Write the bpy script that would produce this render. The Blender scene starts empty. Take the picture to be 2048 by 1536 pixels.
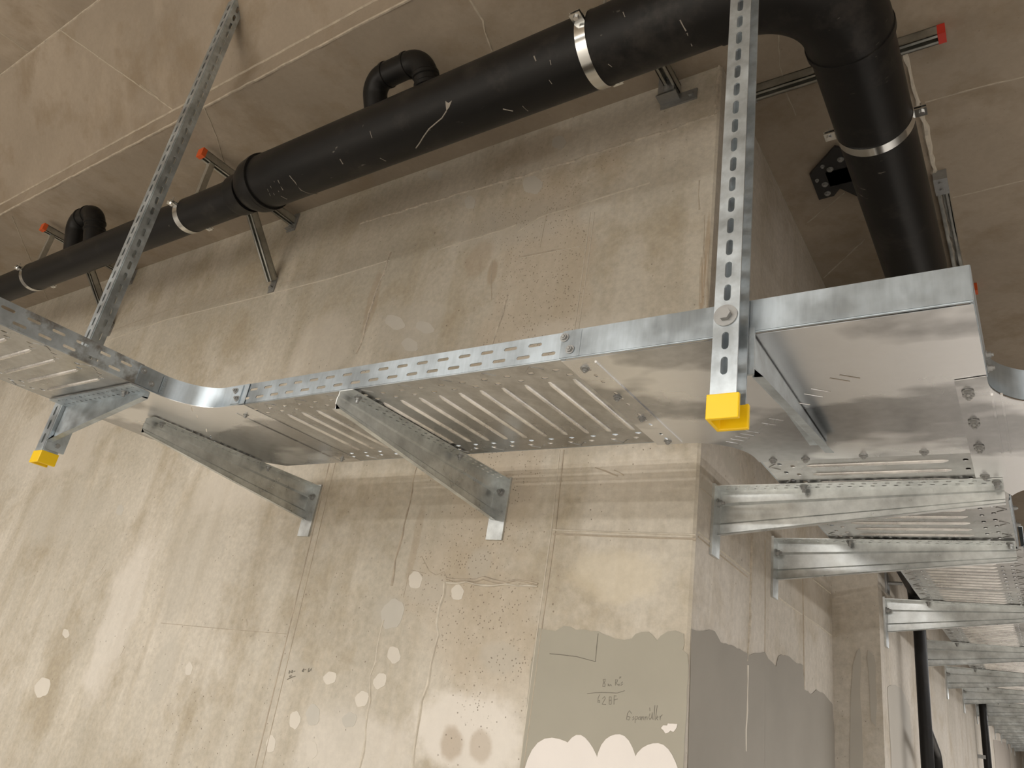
import bpy, bmesh, math, random
from mathutils import Vector, Matrix
from mathutils.geometry import delaunay_2d_cdt

random.seed(7)
sc = bpy.context.scene
col = sc.collection

# ------------------------------------------------------------------ camera
# survey of the place: x along the front wall, y into it, z up; unit = camera-to-wall distance
S = 1.887                      # metres per survey unit
EYE = 1.6                      # eye height above the floor
FPX = 1479.0                   # focal length in pixels of a 2048 wide frame
RM = ((0.82342642, 0.54628677, 0.15342651),
      (-0.10234447, 0.40894392, -0.90680234),
      (-0.55811696, 0.73098265, 0.39264466))   # rows: camera right, down, forward


def W(x, y, z):
    return Vector((x * S, y * S, EYE + z * S))


cam_data = bpy.data.cameras.new('camera')
cam = bpy.data.objects.new('camera', cam_data)
col.objects.link(cam)
cam_data.sensor_width = 36.0
cam_data.lens = 36.0 * FPX / 2048.0
cam_data.clip_start = 0.05
r0, r1, r2 = RM
cam.matrix_world = Matrix(((r0[0], -r1[0], -r2[0], 0), (r0[1], -r1[1], -r2[1], 0),
                           (r0[2], -r1[2], -r2[2], EYE), (0, 0, 0, 1)))
sc.camera = cam

# ------------------------------------------------------------------ light
sc.view_settings.view_transform = 'Standard'
sc.view_settings.look = 'None'
sc.view_settings.gamma = 1.0
sc.view_settings.use_curve_mapping = False
sc.view_settings.exposure = 0.72

world = bpy.data.worlds.new('hall_ambience')
sc.world = world
world.use_nodes = True
bg = world.node_tree.nodes['Background']
bg.inputs['Color'].default_value = (0.94, 0.97, 1.0, 1)
bg.inputs['Strength'].default_value = 0.08


def area(name, loc, sx, sy, power, rot=(0, 0, 0), color=(1, 0.97, 0.925)):
    l = bpy.data.lights.new(name, 'AREA')
    l.shape = 'RECTANGLE'
    l.size, l.size_y = sx, sy
    l.energy = power
    l.color = color
    o = bpy.data.objects.new(name, l)
    o.location = loc
    o.rotation_euler = rot
    col.objects.link(o)
    return o


# fluorescent battens under the hall ceiling and low in the corridor, plus an added fill on the right
area('batten_light_near', W(-2.2, -1.6, 1.07), 6.0, 0.4, 60)
area('batten_light_middle', W(-2.2, -3.2, 1.07), 9.0, 0.6, 620)
area('batten_light_back', W(-2.0, -5.4, 1.07), 10.0, 0.6, 860)
area('fill_light_right', W(2.6, -1.6, 1.07), 0.5, 6.0, 260, color=(1, 0.97, 0.94))  # added fill, brightens the side wall, brackets and left rail
area('batten_light_corridor', W(0.9, 2.4, 0.50), 0.3, 4.0, 80, color=(1, 0.98, 0.97))
area('batten_light_corridor_far', W(0.8, 5.6, 0.50), 0.3, 5.0, 120, color=(1, 0.98, 0.97))

# ------------------------------------------------------------------ small helpers
SV = Vector((S, S, S))


def ray(px, py):
    a, b = px - 1024.0, py - 768.0
    return Vector((r0[0] * a + r1[0] * b + r2[0] * FPX,
                   r0[1] * a + r1[1] * b + r2[1] * FPX,
                   r0[2] * a + r1[2] * b + r2[2] * FPX))


def at(px, py, axis, val):
    """survey point where the sight line of a photo pixel meets a wall or ceiling plane"""
    d = ray(px, py)
    return d * (val / d[axis])


def tag(o, label=None, cat=None, group=None, kind=None):
    if label: o['label'] = label
    if cat: o['category'] = cat
    if group: o['group'] = group
    if kind: o['kind'] = kind
    return o


def thing(name, loc, label, cat, group=None):
    o = bpy.data.objects.new(name, None)
    o.empty_display_size = 0.1
    col.objects.link(o)
    o.location = loc
    return tag(o, label, cat, group)


def root_of(o):
    m = Vector((0, 0, 0))
    while o is not None:
        m += o.location
        o = o.parent
    return m


def copy_tree(o, parent=None):
    c = o.copy()
    col.objects.link(c)
    if parent is not None: c.parent = parent
    for ch in list(o.children):
        copy_tree(ch, c)
    return c


class MB:
    """collects shapes in world metres and links them as one mesh object"""

    def __init__(self):
        self.bm = bmesh.new()
        self.mi = 0

    def face(self, vs):
        try:
            f = self.bm.faces.new(vs)
            f.material_index = self.mi
            return f
        except ValueError:
            return None

    def prism(self, pts, off):
        """closed polygon pts (3D) swept along vector off"""
        a = [self.bm.verts.new(p) for p in pts]
        b = [self.bm.verts.new(Vector(p) + off) for p in pts]
        n = len(pts)
        self.face(a[::-1]); self.face(b)
        for i in range(n):
            self.face([a[i], a[(i + 1) % n], b[(i + 1) % n], b[i]])

    def box(self, p0, p1):
        x0, y0, z0 = (min(p0[i], p1[i]) for i in range(3))
        x1, y1, z1 = (max(p0[i], p1[i]) for i in range(3))
        self.prism([Vector((x0, y0, z0)), Vector((x1, y0, z0)), Vector((x1, y1, z0)), Vector((x0, y1, z0))],
                   Vector((0, 0, z1 - z0)))

    def obox(self, a, b, side, w, h):
        """bar from a to b, w wide along side, h thick along the third direction"""
        a, b, side = Vector(a), Vector(b), Vector(side).normalized()
        d = (b - a).normalized()
        up = d.cross(side).normalized()
        side = up.cross(d).normalized()
        pts = [a + side * (sx * w / 2) + up * (sy * h / 2) for sx, sy in ((-1, -1), (1, -1), (1, 1), (-1, 1))]
        self.prism(pts, b - a)

    def loft(self, rings, closed=True, cap=True):
        vs = [[self.bm.verts.new(p) for p in r] for r in rings]
        for i in range(len(vs) - 1):
            n = len(vs[i])
            for j in range(n if closed else n - 1):
                k = (j + 1) % n
                self.face([vs[i][j], vs[i][k], vs[i + 1][k], vs[i + 1][j]])
        if cap and closed:
            self.face(vs[0][::-1]); self.face(vs[-1])
        return vs

    def tube(self, pts, r, n=12, cap=True):
        pts = [Vector(p) for p in pts]
        rs = r if isinstance(r, (list, tuple)) else [r] * len(pts)
        rings, up = [], None
        for i, p in enumerate(pts):
            if i == 0: d = pts[1] - p
            elif i == len(pts) - 1: d = p - pts[i - 1]
            else:
                d = (pts[i + 1] - p).normalized() + (p - pts[i - 1]).normalized()
                if d.length < 1e-6: d = pts[i + 1] - pts[i - 1]
            if d.length < 1e-9: d = Vector((0, 0, 1))
            d.normalize()
            if up is None:
                up = Vector((0, 0, 1)) if abs(d.z) < 0.9 else Vector((1, 0, 0))
            s = d.cross(up).normalized()
            up = s.cross(d).normalized()
            rings.append([p + (s * math.cos(t) + up * math.sin(t)) * rs[i]
                          for t in (2 * math.pi * k / n for k in range(n))])
        self.loft(rings, True, cap)

    def cyl(self, p, d, r, h, n=16):
        p, d = Vector(p), Vector(d).normalized()
        self.tube([p, p + d * h], r, n)

    def lathe(self, p, d, prof, n=28):
        """profile [(distance along d, radius)]"""
        p, d = Vector(p), Vector(d).normalized()
        up = Vector((0, 0, 1)) if abs(d.z) < 0.9 else Vector((1, 0, 0))
        s = d.cross(up).normalized(); up = s.cross(d)
        self.loft([[p + d * h + (s * math.cos(t) + up * math.sin(t)) * r
                    for t in (2 * math.pi * k / n for k in range(n))] for h, r in prof])

    def sheet(self, outline, holes, O, U, V, t):
        """flat plate with real openings; outline and holes are (u, v) loops in metres"""
        O, U, V = Vector(O), Vector(U).normalized(), Vector(V).normalized()
        N = U.cross(V).normalized() * t
        vs, es, loops = [], [], []
        for lp in [outline] + holes:
            b = len(vs)
            vs += [Vector(p) for p in lp]
            k = len(lp)
            es.append(list(range(b, b + k)))
            loops.append((b, k))
        res = delaunay_2d_cdt(vs, [], es, 2 if holes else 1, 1e-7)
        ov, of = res[0], res[2]
        A = [self.bm.verts.new(O + U * p.x + V * p.y) for p in ov]
        B = [self.bm.verts.new(O + U * p.x + V * p.y + N) for p in ov]
        for f in of:
            self.face([A[i] for i in f][::-1]); self.face([B[i] for i in f])
        for b, k in loops:
            for i in range(k):
                p, q = vs[b + i], vs[b + (i + 1) % k]
                a0 = self.bm.verts.new(O + U * p.x + V * p.y); a1 = self.bm.verts.new(O + U * q.x + V * q.y)
                self.face([a0, a1, self.bm.verts.new(a1.co + N), self.bm.verts.new(a0.co + N)])

    def build(self, name, mats, parent=None, smooth=False, label=None, weld=True):
        bm = self.bm
        if weld: bmesh.ops.remove_doubles(bm, verts=bm.verts[:], dist=2e-5)
        bmesh.ops.recalc_face_normals(bm, faces=bm.faces[:])
        me = bpy.data.meshes.new(name)
        if parent is not None:
            off = root_of(parent)
            for v in bm.verts: v.co -= off
        bm.to_mesh(me); bm.free()
        for m in (mats if isinstance(mats, (list, tuple)) else [mats]): me.materials.append(m)
        if smooth:
            for p in me.polygons: p.use_smooth = True
            try: me.set_sharp_from_angle(angle=math.radians(35))
            except Exception: pass
        o = bpy.data.objects.new(name, me)
        col.objects.link(o)
        if parent is not None: o.parent = parent
        if label: o['label'] = label
        return o


def slot(cu, cv, l, w, n=5, vert=False):
    """stadium shaped opening"""
    r = w / 2; h = max(l / 2 - r, 1e-5)
    p = [(h + r * math.cos(a), r * math.sin(a)) for a in (math.pi * (-0.5 + k / n) for k in range(n + 1))]
    p += [(-x, -y) for x, y in p]
    return [(cu + (y if vert else x), cv + (x if vert else y)) for x, y in p]


def rectl(u0, v0, u1, v1):
    return [(u0, v0), (u1, v0), (u1, v1), (u0, v1)]


def arc(cx, cy, r, a0, a1, n=14):
    return [(cx + r * math.cos(math.radians(a0 + (a1 - a0) * k / n)),
             cy + r * math.sin(math.radians(a0 + (a1 - a0) * k / n))) for k in range(n + 1)]


def fillet(pts, r, n=10):
    """round the corners of a 3D path"""
    pts = [Vector(p) for p in pts]
    out = [pts[0]]
    for i in range(1, len(pts) - 1):
        a, b, c = pts[i - 1], pts[i], pts[i + 1]
        d0, d1 = (a - b).normalized(), (c - b).normalized()
        ang = d0.angle(d1)
        t = min(r / math.tan(ang / 2), (a - b).length * 0.49, (c - b).length * 0.49)
        p0, p1 = b + d0 * t, b + d1 * t
        rr = t * math.tan(ang / 2)
        bis = (d0 + d1).normalized()
        cen = b + bis * (rr / math.sin(ang / 2))
        for k in range(n + 1):
            f = k / n
            v0, v1 = (p0 - cen), (p1 - cen)
            th = v0.angle(v1)
            w = (v0 * math.sin((1 - f) * th) + v1 * math.sin(f * th)) / math.sin(th)
            out.append(cen + w)
    out.append(pts[-1])
    return out


# ------------------------------------------------------------------ materials
def new_mat(name):
    m = bpy.data.materials.new(name)
    m.use_nodes = True
    nt = m.node_tree
    b = nt.nodes['Principled BSDF']
    return m, nt, b


def nd(nt, t, **kw):
    n = nt.nodes.new(t)
    for k, v in kw.items():
        if k.startswith('i_'):
            n.inputs[k[2:].replace('_', ' ')].default_value = v
        else:
            setattr(n, k, v)
    return n


def noise(nt, src, scale, detail=4.0, rough=0.55, stretch=None):
    n = nd(nt, 'ShaderNodeTexNoise')
    n.inputs['Scale'].default_value = scale
    n.inputs['Detail'].default_value = detail
    n.inputs['Roughness'].default_value = rough
    if stretch:
        mp = nd(nt, 'ShaderNodeMapping')
        mp.inputs['Scale'].default_value = stretch
        nt.links.new(src, mp.inputs['Vector'])
        src = mp.outputs['Vector']
    nt.links.new(src, n.inputs['Vector'])
    return n.outputs['Fac']


def ramp(nt, fac, stops):
    r = nd(nt, 'ShaderNodeValToRGB')
    e = r.color_ramp.elements
    while len(e) < len(stops): e.new(0.5)
    for i, (p, c) in enumerate(stops):
        e[i].position = p
        e[i].color = (c, c, c, 1) if isinstance(c, (int, float)) else (*c, 1)
    nt.links.new(fac, r.inputs['Fac'])
    return r.outputs['Color']


def mix(nt, fac, a, b, mode='MIX'):
    m = nd(nt, 'ShaderNodeMix', data_type='RGBA', blend_type=mode)
    if isinstance(fac, (int, float)): m.inputs[0].default_value = fac
    else: nt.links.new(fac, m.inputs[0])
    for k, v in ((6, a), (7, b)):
        if isinstance(v, tuple): m.inputs[k].default_value = (*v, 1)
        else: nt.links.new(v, m.inputs[k])
    return m.outputs[2]


def mth(nt, op, a, b=None, clamp=False):
    m = nd(nt, 'ShaderNodeMath', operation=op, use_clamp=clamp)
    for k, v in ((0, a), (1, b)):
        if v is None: continue
        if isinstance(v, (int, float)): m.inputs[k].default_value = v
        else: nt.links.new(v, m.inputs[k])
    return m.outputs[0]


def smooth(nt, v, a, b):
    m = nd(nt, 'ShaderNodeMapRange', interpolation_type='SMOOTHSTEP')
    m.inputs[1].default_value, m.inputs[2].default_value = a, b
    nt.links.new(v, m.inputs[0])
    return m.outputs[0]


def concrete(name, light, dark, pits=1.0, zone=None, streak=0.5, grain=0.34, stains=(), axis=1):
    m, nt, b = new_mat(name)
    tc = nd(nt, 'ShaderNodeTexCoord').outputs['Object']
    big = noise(nt, tc, 0.9, 5.0, 0.6)
    c = mix(nt, ramp(nt, big, [(0.36, 0.0), (0.64, 1.0)]), light, dark)
    mid = noise(nt, tc, 3.3, 6.0, 0.65)
    tint = tuple(x * y for x, y in zip(dark, (0.86, 0.80, 0.70)))
    c = mix(nt, mth(nt, 'MULTIPLY', ramp(nt, mid, [(0.50, 0.0), (0.66, 1.0)]), 0.7), c, tint)
    pale = tuple(min(1, x * 1.12) for x in light)
    c = mix(nt, mth(nt, 'MULTIPLY', ramp(nt, noise(nt, tc, 2.1, 5.0, 0.6, (1.6, 1.6, 0.5)), [(0.53, 0.0), (0.68, 1.0)]), 0.6), c, pale)
    st = noise(nt, tc, 7.0, 5.0, 0.6, (1, 1, 0.09))
    c = mix(nt, mth(nt, 'MULTIPLY', ramp(nt, st, [(0.50, 0.0), (0.70, 1.0)]), streak), c, tint)
    fine = noise(nt, tc, 46.0, 4.0, 0.7)
    c = mix(nt, grain, c, ramp(nt, fine, [(0.3, 0.35), (0.7, 0.95)]), 'MULTIPLY')
    # bug holes left by air in the formwork
    def holes(scale, lo, hi, gate_scale, g0, g1, warp=None):
        v = nd(nt, 'ShaderNodeTexVoronoi')
        v.inputs['Scale'].default_value = scale
        nt.links.new(tc, v.inputs['Vector'])
        k = mth(nt, 'SUBTRACT', 1.0, smooth(nt, v.outputs['Distance'], lo, hi))
        g = smooth(nt, noise(nt, tc, gate_scale, 2.0, 0.5), g0, g1)
        return mth(nt, 'MULTIPLY', k, g)
    h1 = holes(19.0, 0.03, 0.075, 5.0, 0.45, 0.55)
    h2 = holes(38.0, 0.05, 0.11, 3.0, 0.47, 0.57)
    h = mth(nt, 'MULTIPLY', mth(nt, 'MAXIMUM', h1, h2), pits)
    if zone:
        sx = nd(nt, 'ShaderNodeSeparateXYZ'); nt.links.new(tc, sx.inputs[0])
        wob = mth(nt, 'MULTIPLY', mth(nt, 'SUBTRACT', noise(nt, tc, 2.2, 3.0), 0.5), 0.9)
        xx = mth(nt, 'ADD', sx.outputs[0], wob)
        zz = mth(nt, 'ADD', sx.outputs[2], wob)
        x0, x1, z0, z1 = zone
        zm = mth(nt, 'MULTIPLY', smooth(nt, xx, x0 - 0.06, x0 + 0.06), mth(nt, 'SUBTRACT', 1.0, smooth(nt, xx, x1 - 0.05, x1 + 0.05)))
        zm = mth(nt, 'MULTIPLY', zm, mth(nt, 'MULTIPLY', smooth(nt, zz, z0 - 0.1, z0 + 0.1), mth(nt, 'SUBTRACT', 1.0, smooth(nt, zz, z1 - 0.1, z1 + 0.1))))
        h3 = mth(nt, 'MULTIPLY', holes(88.0, 0.12, 0.24, 9.0, 0.36, 0.5), zm)
        h = mth(nt, 'MAXIMUM', h, h3)
        c = mix(nt, mth(nt, 'MULTIPLY', zm, 0.45), c, tuple(x * y for x, y in zip(dark, (0.98, 0.9, 0.84))))
    if stains:
        sp = nd(nt, 'ShaderNodeSeparateXYZ'); nt.links.new(tc, sp.inputs[0])
        wa = mth(nt, 'SUBTRACT', noise(nt, tc, 4.5, 5.0, 0.65), 0.5)
        for px, py, rx, ry, colr, k in stains:
            p0 = W(*at(px, py, axis, 1 if axis == 1 else XB))
            p1 = W(*at(px + rx, py, axis, 1 if axis == 1 else XB)); p2 = W(*at(px, py + ry, axis, 1 if axis == 1 else XB))
            ia = 0 if axis == 1 else 1
            ra, rz = abs(p1[ia] - p0[ia]), abs(p2.z - p0.z)
            ea = mth(nt, 'DIVIDE', mth(nt, 'SUBTRACT', sp.outputs[ia], p0[ia]), ra)
            ez = mth(nt, 'DIVIDE', mth(nt, 'SUBTRACT', sp.outputs[2], p0.z), rz)
            d = mth(nt, 'SQRT', mth(nt, 'ADD', mth(nt, 'MULTIPLY', ea, ea), mth(nt, 'MULTIPLY', ez, ez)))
            d = mth(nt, 'ADD', d, mth(nt, 'MULTIPLY', wa, 1.6))
            mk = mth(nt, 'MULTIPLY', mth(nt, 'SUBTRACT', 1.0, smooth(nt, d, 0.65, 1.1)), k)
            c = mix(nt, mk, c, colr)
    c = mix(nt, mth(nt, 'MULTIPLY', h, 0.7), c, (0.13, 0.10, 0.07))
    nt.links.new(c, b.inputs['Base Color'])
    b.inputs['Roughness'].default_value = 0.88
    hgt = mth(nt, 'SUBTRACT', mth(nt, 'ADD', mth(nt, 'MULTIPLY', fine, 0.25), mth(nt, 'MULTIPLY', mid, 0.9)), mth(nt, 'MULTIPLY', h, 0.8))
    bp = nd(nt, 'ShaderNodeBump')
    bp.inputs['Strength'].default_value = 0.35
    bp.inputs['Distance'].default_value = 0.006
    nt.links.new(hgt, bp.inputs['Height'])
    nt.links.new(bp.outputs[0], b.inputs['Normal'])
    return m


def plain(name, c, rough=0.5, metal=0.0, var=0.15, scale=25.0, bump=0.0):
    m, nt, b = new_mat(name)
    tc = nd(nt, 'ShaderNodeTexCoord').outputs['Object']
    n = noise(nt, tc, scale, 4.0, 0.6)
    lo = tuple(x * (1 - var) for x in c); hi = tuple(min(1, x * (1 + var)) for x in c)
    nt.links.new(mix(nt, n, lo, hi), b.inputs['Base Color'])
    b.inputs['Roughness'].default_value = rough
    b.inputs['Metallic'].default_value = metal
    if bump:
        bp = nd(nt, 'ShaderNodeBump'); bp.inputs['Strength'].default_value = bump; bp.inputs['Distance'].default_value = 0.003
        nt.links.new(n, bp.inputs['Height']); nt.links.new(bp.outputs[0], b.inputs['Normal'])
    return m


def galv(name, c, r0_, r1_, cloud=3.0, bump=0.15, dirt=0.0, brush=None, spec=45.0, shine=0.0, metal=0.92):
    """galvanised sheet: cloudy zinc with varying gloss"""
    m, nt, b = new_mat(name)
    tc = nd(nt, 'ShaderNodeTexCoord').outputs['Object']
    cl = noise(nt, tc, cloud, 5.0, 0.6)
    sp = noise(nt, tc, spec, 3.0, 0.6, brush)
    lo = tuple(x * 0.78 for x in c); hi = tuple(min(1, x * 1.16) for x in c)
    cc = mix(nt, ramp(nt, cl, [(0.38, 0.0), (0.62, 1.0)]), lo, hi)
    cc = mix(nt, 0.35, cc, ramp(nt, sp, [(0.3, 0.55), (0.7, 1.0)]), 'MULTIPLY')
    if dirt:
        dm = ramp(nt, noise(nt, tc, 11.0, 5.0, 0.6), [(0.48, 0.0), (0.60, 1.0)])
        cc = mix(nt, mth(nt, 'MULTIPLY', dm, dirt), cc, (0.20, 0.185, 0.16))
    if shine:
        wp = ramp(nt, noise(nt, tc, 1.9, 4.0, 0.5, (1.0, 1.6, 1.0)), [(0.48, 0.0), (0.53, 1.0)])  # bright reflection patches put into the sheet colour
        cc = mix(nt, mth(nt, 'MULTIPLY', wp, shine), cc, tuple(min(1, x * 1.8) for x in c))
    nt.links.new(cc, b.inputs['Base Color'])
    b.inputs['Metallic'].default_value = metal
    rr = nd(nt, 'ShaderNodeMapRange')
    rr.inputs[1].default_value, rr.inputs[2].default_value = 0.35, 0.65
    rr.inputs[3].default_value, rr.inputs[4].default_value = r0_, r1_
    nt.links.new(cl, rr.inputs[0])
    nt.links.new(rr.outputs[0], b.inputs['Roughness'])
    bp = nd(nt, 'ShaderNodeBump'); bp.inputs['Strength'].default_value = bump; bp.inputs['Distance'].default_value = 0.004
    hh = mth(nt, 'ADD', noise(nt, tc, cloud * 1.7, 1.0, 0.4), mth(nt, 'MULTIPLY', sp, 0.06))
    nt.links.new(hh, bp.inputs['Height']); nt.links.new(bp.outputs[0], b.inputs['Normal'])
    return m


def black_plastic():
    m, nt, b = new_mat('black_pipe_plastic')
    tc = nd(nt, 'ShaderNodeTexCoord').outputs['Object']
    c = mix(nt, noise(nt, tc, 4.0, 4.0), (0.007, 0.007, 0.007), (0.014, 0.013, 0.012))
    dust = ramp(nt, noise(nt, tc, 5.0, 6.0, 0.7), [(0.56, 0.0), (0.78, 1.0)])
    c = mix(nt, mth(nt, 'MULTIPLY', dust, 0.25), c, (0.12, 0.105, 0.09))
    sc1 = ramp(nt, noise(nt, tc, 14.0, 3.0, 0.6, (1.0, 3.0, 0.6)), [(0.69, 0.0), (0.74, 1.0)])
    sc2 = ramp(nt, noise(nt, tc, 3.0, 2.0), [(0.5, 0.0), (0.6, 1.0)])
    c = mix(nt, mth(nt, 'MULTIPLY', mth(nt, 'MULTIPLY', sc1, sc2), 0.6), c, (0.30, 0.27, 0.23))
    nt.links.new(c, b.inputs['Base Color'])
    b.inputs['Roughness'].default_value = 0.4
    b.inputs['Specular IOR Level'].default_value = 0.2
    return m


LIGHT_C, DARK_C = (0.645, 0.597, 0.512), (0.475, 0.433, 0.352)
ZC = 1.165          # ceiling
ZF = -EYE / S       # floor
XB, XB2, YS = -0.395, -0.297, 1.85
YEND = 9.2
PALE, GREY, BROWN, PINK = (0.70, 0.66, 0.60), (0.46, 0.43, 0.37), (0.34, 0.26, 0.175), (0.605, 0.56, 0.49)
STAINS = [(940, 1470, 125, 110, PALE, 0.8), (240, 1230, 38, 230, PALE, 0.5), (700, 1500, 150, 110, PALE, 0.45), (390, 1080, 60, 170, GREY, 0.35),
          (330, 1330, 22, 80, GREY, 0.5), (120, 1030, 90, 70, GREY, 0.3), (480, 960, 90, 80, PINK, 0.5), (780, 1225, 45, 45, GREY, 0.6), (590, 1340, 50, 22, GREY, 0.45),
          (850, 1180, 60, 40, GREY, 0.4), (1000, 1320, 50, 40, GREY, 0.5), (690, 1440, 50, 60, GREY, 0.25), (1000, 460, 130, 50, GREY, 0.4), (820, 655, 70, 50, GREY, 0.45),
          (1060, 300, 90, 30, BROWN, 0.3), (960, 510, 30, 40, BROWN, 0.4), (1405, 575, 7, 70, BROWN, 0.75), (1414, 500, 5, 60, BROWN, 0.6), (985, 545, 12, 30, BROWN, 0.6),
          (1180, 150, 60, 14, BROWN, 0.3), (1140, 700, 150, 80, PINK, 0.5), (120, 880, 110, 90, PINK, 0.5), (1230, 1150, 90, 60, (0.60, 0.53, 0.40), 0.5),
          (830, 1090, 9, 90, BROWN, 0.35), (745, 600, 10, 80, BROWN, 0.4), (960, 1130, 30, 40, GREY, 0.5), (905, 1490, 26, 40, BROWN, 0.55), (960, 1490, 26, 40, BROWN, 0.45),
          (1260, 960, 110, 40, PINK, 0.3), (640, 700, 60, 90, PINK, 0.35)]
M = {}
M['wall'] = concrete('cast_concrete_wall', LIGHT_C, DARK_C, 1.0, zone=(-1.68, -1.22, 1.55, 3.45), stains=STAINS)
M['wall_b'] = concrete('cast_concrete_side', (0.60, 0.555, 0.49), (0.475, 0.435, 0.37), 0.8,
                       stains=[(1460, 925, 22, 26, GREY, 0.8), (1415, 985, 14, 26, GREY, 0.8), (1570, 1440, 90, 70, GREY, 0.3), (1620, 1200, 30, 60, PINK, 0.4)], axis=0)
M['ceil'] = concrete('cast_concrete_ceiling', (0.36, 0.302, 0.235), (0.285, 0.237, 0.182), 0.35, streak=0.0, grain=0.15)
M['floor'] = concrete('screed_floor', (0.60, 0.57, 0.53), (0.52, 0.49, 0.45), 0.3)
M['joint'] = plain('concrete_joint', (0.42, 0.365, 0.29), 0.9, 0, 0.45, 30, 0.4)
M['fin'] = plain('concrete_fin', (0.55, 0.505, 0.425), 0.9, 0, 0.3, 40, 0.6)
M['crumb'] = plain('crumbled_concrete', (0.48, 0.43, 0.355), 0.95, 0, 0.6, 55, 1.0)
M['mortar'] = plain('grey_mortar', (0.355, 0.335, 0.275), 0.85, 0, 0.14, 2.2, 0.05)
M['mortar_b'] = plain('grey_mortar_side', (0.27, 0.25, 0.215), 0.85, 0, 0.18, 2.2, 0.05)
M['filler'] = plain('pale_filler', (0.61, 0.57, 0.50), 0.9, 0, 0.1, 6.0, 0.05)
M['filler_grey'] = plain('grey_filler', (0.50, 0.475, 0.42), 0.9, 0, 0.12, 8.0, 0.05)
M['white'] = plain('white_plaster', (0.74, 0.70, 0.66), 0.9, 0, 0.06, 6.0, 0.05)
M['pencil'] = plain('pencil', (0.20, 0.185, 0.155), 0.8, 0, 0.4, 60)
M['rail'] = galv('zinc_rail', (0.44, 0.50, 0.545), 0.28, 0.45, 5.0, 0.12, 0.0, (2.5, 2.5, 0.3), 30, metal=0.8)
M['rail_dirty'] = galv('zinc_rail_dirty', (0.52, 0.58, 0.62), 0.3, 0.48, 6.0, 0.15, 0.9, metal=0.75)
M['rib'] = galv('highlight_rib', (0.86, 0.85, 0.83), 0.24, 0.34, 6.0, 0.05, 0.0, metal=0.8)  # paler than the sheet: the ribs' highlights are put into the colour
M['base'] = galv('zinc_sheet', (0.54, 0.545, 0.54), 0.22, 0.38, 2.4, 0.22, 0.25)
M['plate'] = galv('zinc_plate', (0.50, 0.505, 0.51), 0.20, 0.36, 1.7, 0.30, 0.0, shine=0.8)
M['bracket'] = galv('hot_dip_bracket', (0.70, 0.73, 0.73), 0.26, 0.42, 9.0, 0.10, 0.0, metal=0.8)
M['hanger'] = galv('zinc_hanger', (0.54, 0.60, 0.64), 0.30, 0.46, 12.0, 0.2, 0.1, metal=0.75)
M['bolt'] = plain('dull_bolt', (0.34, 0.345, 0.34), 0.42, 0.6, 0.2, 60)
M['bright'] = plain('bright_zinc', (0.78, 0.79, 0.80), 0.2, 1.0, 0.06, 60)
M['chrome'] = plain('clamp_band_zinc', (0.72, 0.73, 0.72), 0.18, 1.0, 0.05, 20)
M['pipe'] = black_plastic()
M['scuff'] = plain('scuffed_plastic', (0.27, 0.245, 0.21), 0.8, 0, 0.3, 60)
M['yellow'] = plain('yellow_plastic', (0.92, 0.60, 0.004), 0.42, 0, 0.03, 20)
M['orange'] = plain('orange_plastic', (0.62, 0.10, 0.02), 0.5, 0, 0.1, 40)
M['red'] = plain('red_plastic', (0.50, 0.035, 0.02), 0.5, 0, 0.1, 40)
M['strut'] = galv('strut_channel', (0.50, 0.50, 0.46), 0.35, 0.5, 10.0, 0.1)
M['black'] = plain('black_painted_steel', (0.012, 0.012, 0.014), 0.35, 0, 0.2, 30)

# ------------------------------------------------------------------ setting: the concrete shell

def on_wall(P, axis, off):
    """metres from a survey point, lifted off the surface by off metres"""
    p = W(*P)
    if axis == 1: p.y -= off
    elif axis == 0: p.x += off
    else: p.z -= off
    return p


def patch(mb, pxs, axis, val, th, mi, jitter=0.0, sub=1):
    """skim of material with an irregular outline lying on a surface"""
    pts = [at(px, py, axis, val) for px, py in pxs]
    if sub > 1:
        q = []
        for i in range(len(pts)):
            a, b = pts[i], pts[(i + 1) % len(pts)]
            n = max(1, min(sub, int((b - a).length / 0.012)))
            for k in range(n):
                p = a.lerp(b, k / n)
                if k: p += Vector([random.uniform(-jitter, jitter) if i2 != axis else 0 for i2 in range(3)])
                q.append(p)
        pts = q
    i0, i1 = [i for i in range(3) if i != axis]
    O = W(0, 0, 0)
    base = on_wall(at(pxs[0][0], pxs[0][1], axis, val), axis, -0.002)
    lp = []
    for p in pts:
        w = W(*p)
        lp.append((w[i0] - base[i0], w[i1] - base[i1]))
    U = Vector((0, 0, 0)); U[i0] = 1
    V = Vector((0, 0, 0)); V[i1] = 1
    n = U.cross(V)
    want = Vector((0, 0, 0)); want[axis] = {1: -1, 0: 1, 2: -1}[axis]
    t = (th + 0.002) * (1 if n.dot(want) > 0 else -1)
    old = mb.mi; mb.mi = mi
    mb.sheet(lp, [], base, U, V, t)
    mb.mi = old


def blob(mb, px, py, rx, ry, axis, val, th, mi, ang=0.0, n=16, wob=0.15):
    pts = []
    ph = random.uniform(0, 6)
    for k in range(n):
        a = 2 * math.pi * k / n
        q = 1 + wob * math.sin(2 * a + ph) + wob * 0.6 * math.sin(5 * a + ph * 2)
        x, y = rx * q * math.cos(a), ry * q * math.sin(a)
        pts.append((px + x * math.cos(ang) - y * math.sin(ang), py + x * math.sin(ang) + y * math.cos(ang)))
    patch(mb, pts, axis, val, th, mi)


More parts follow.
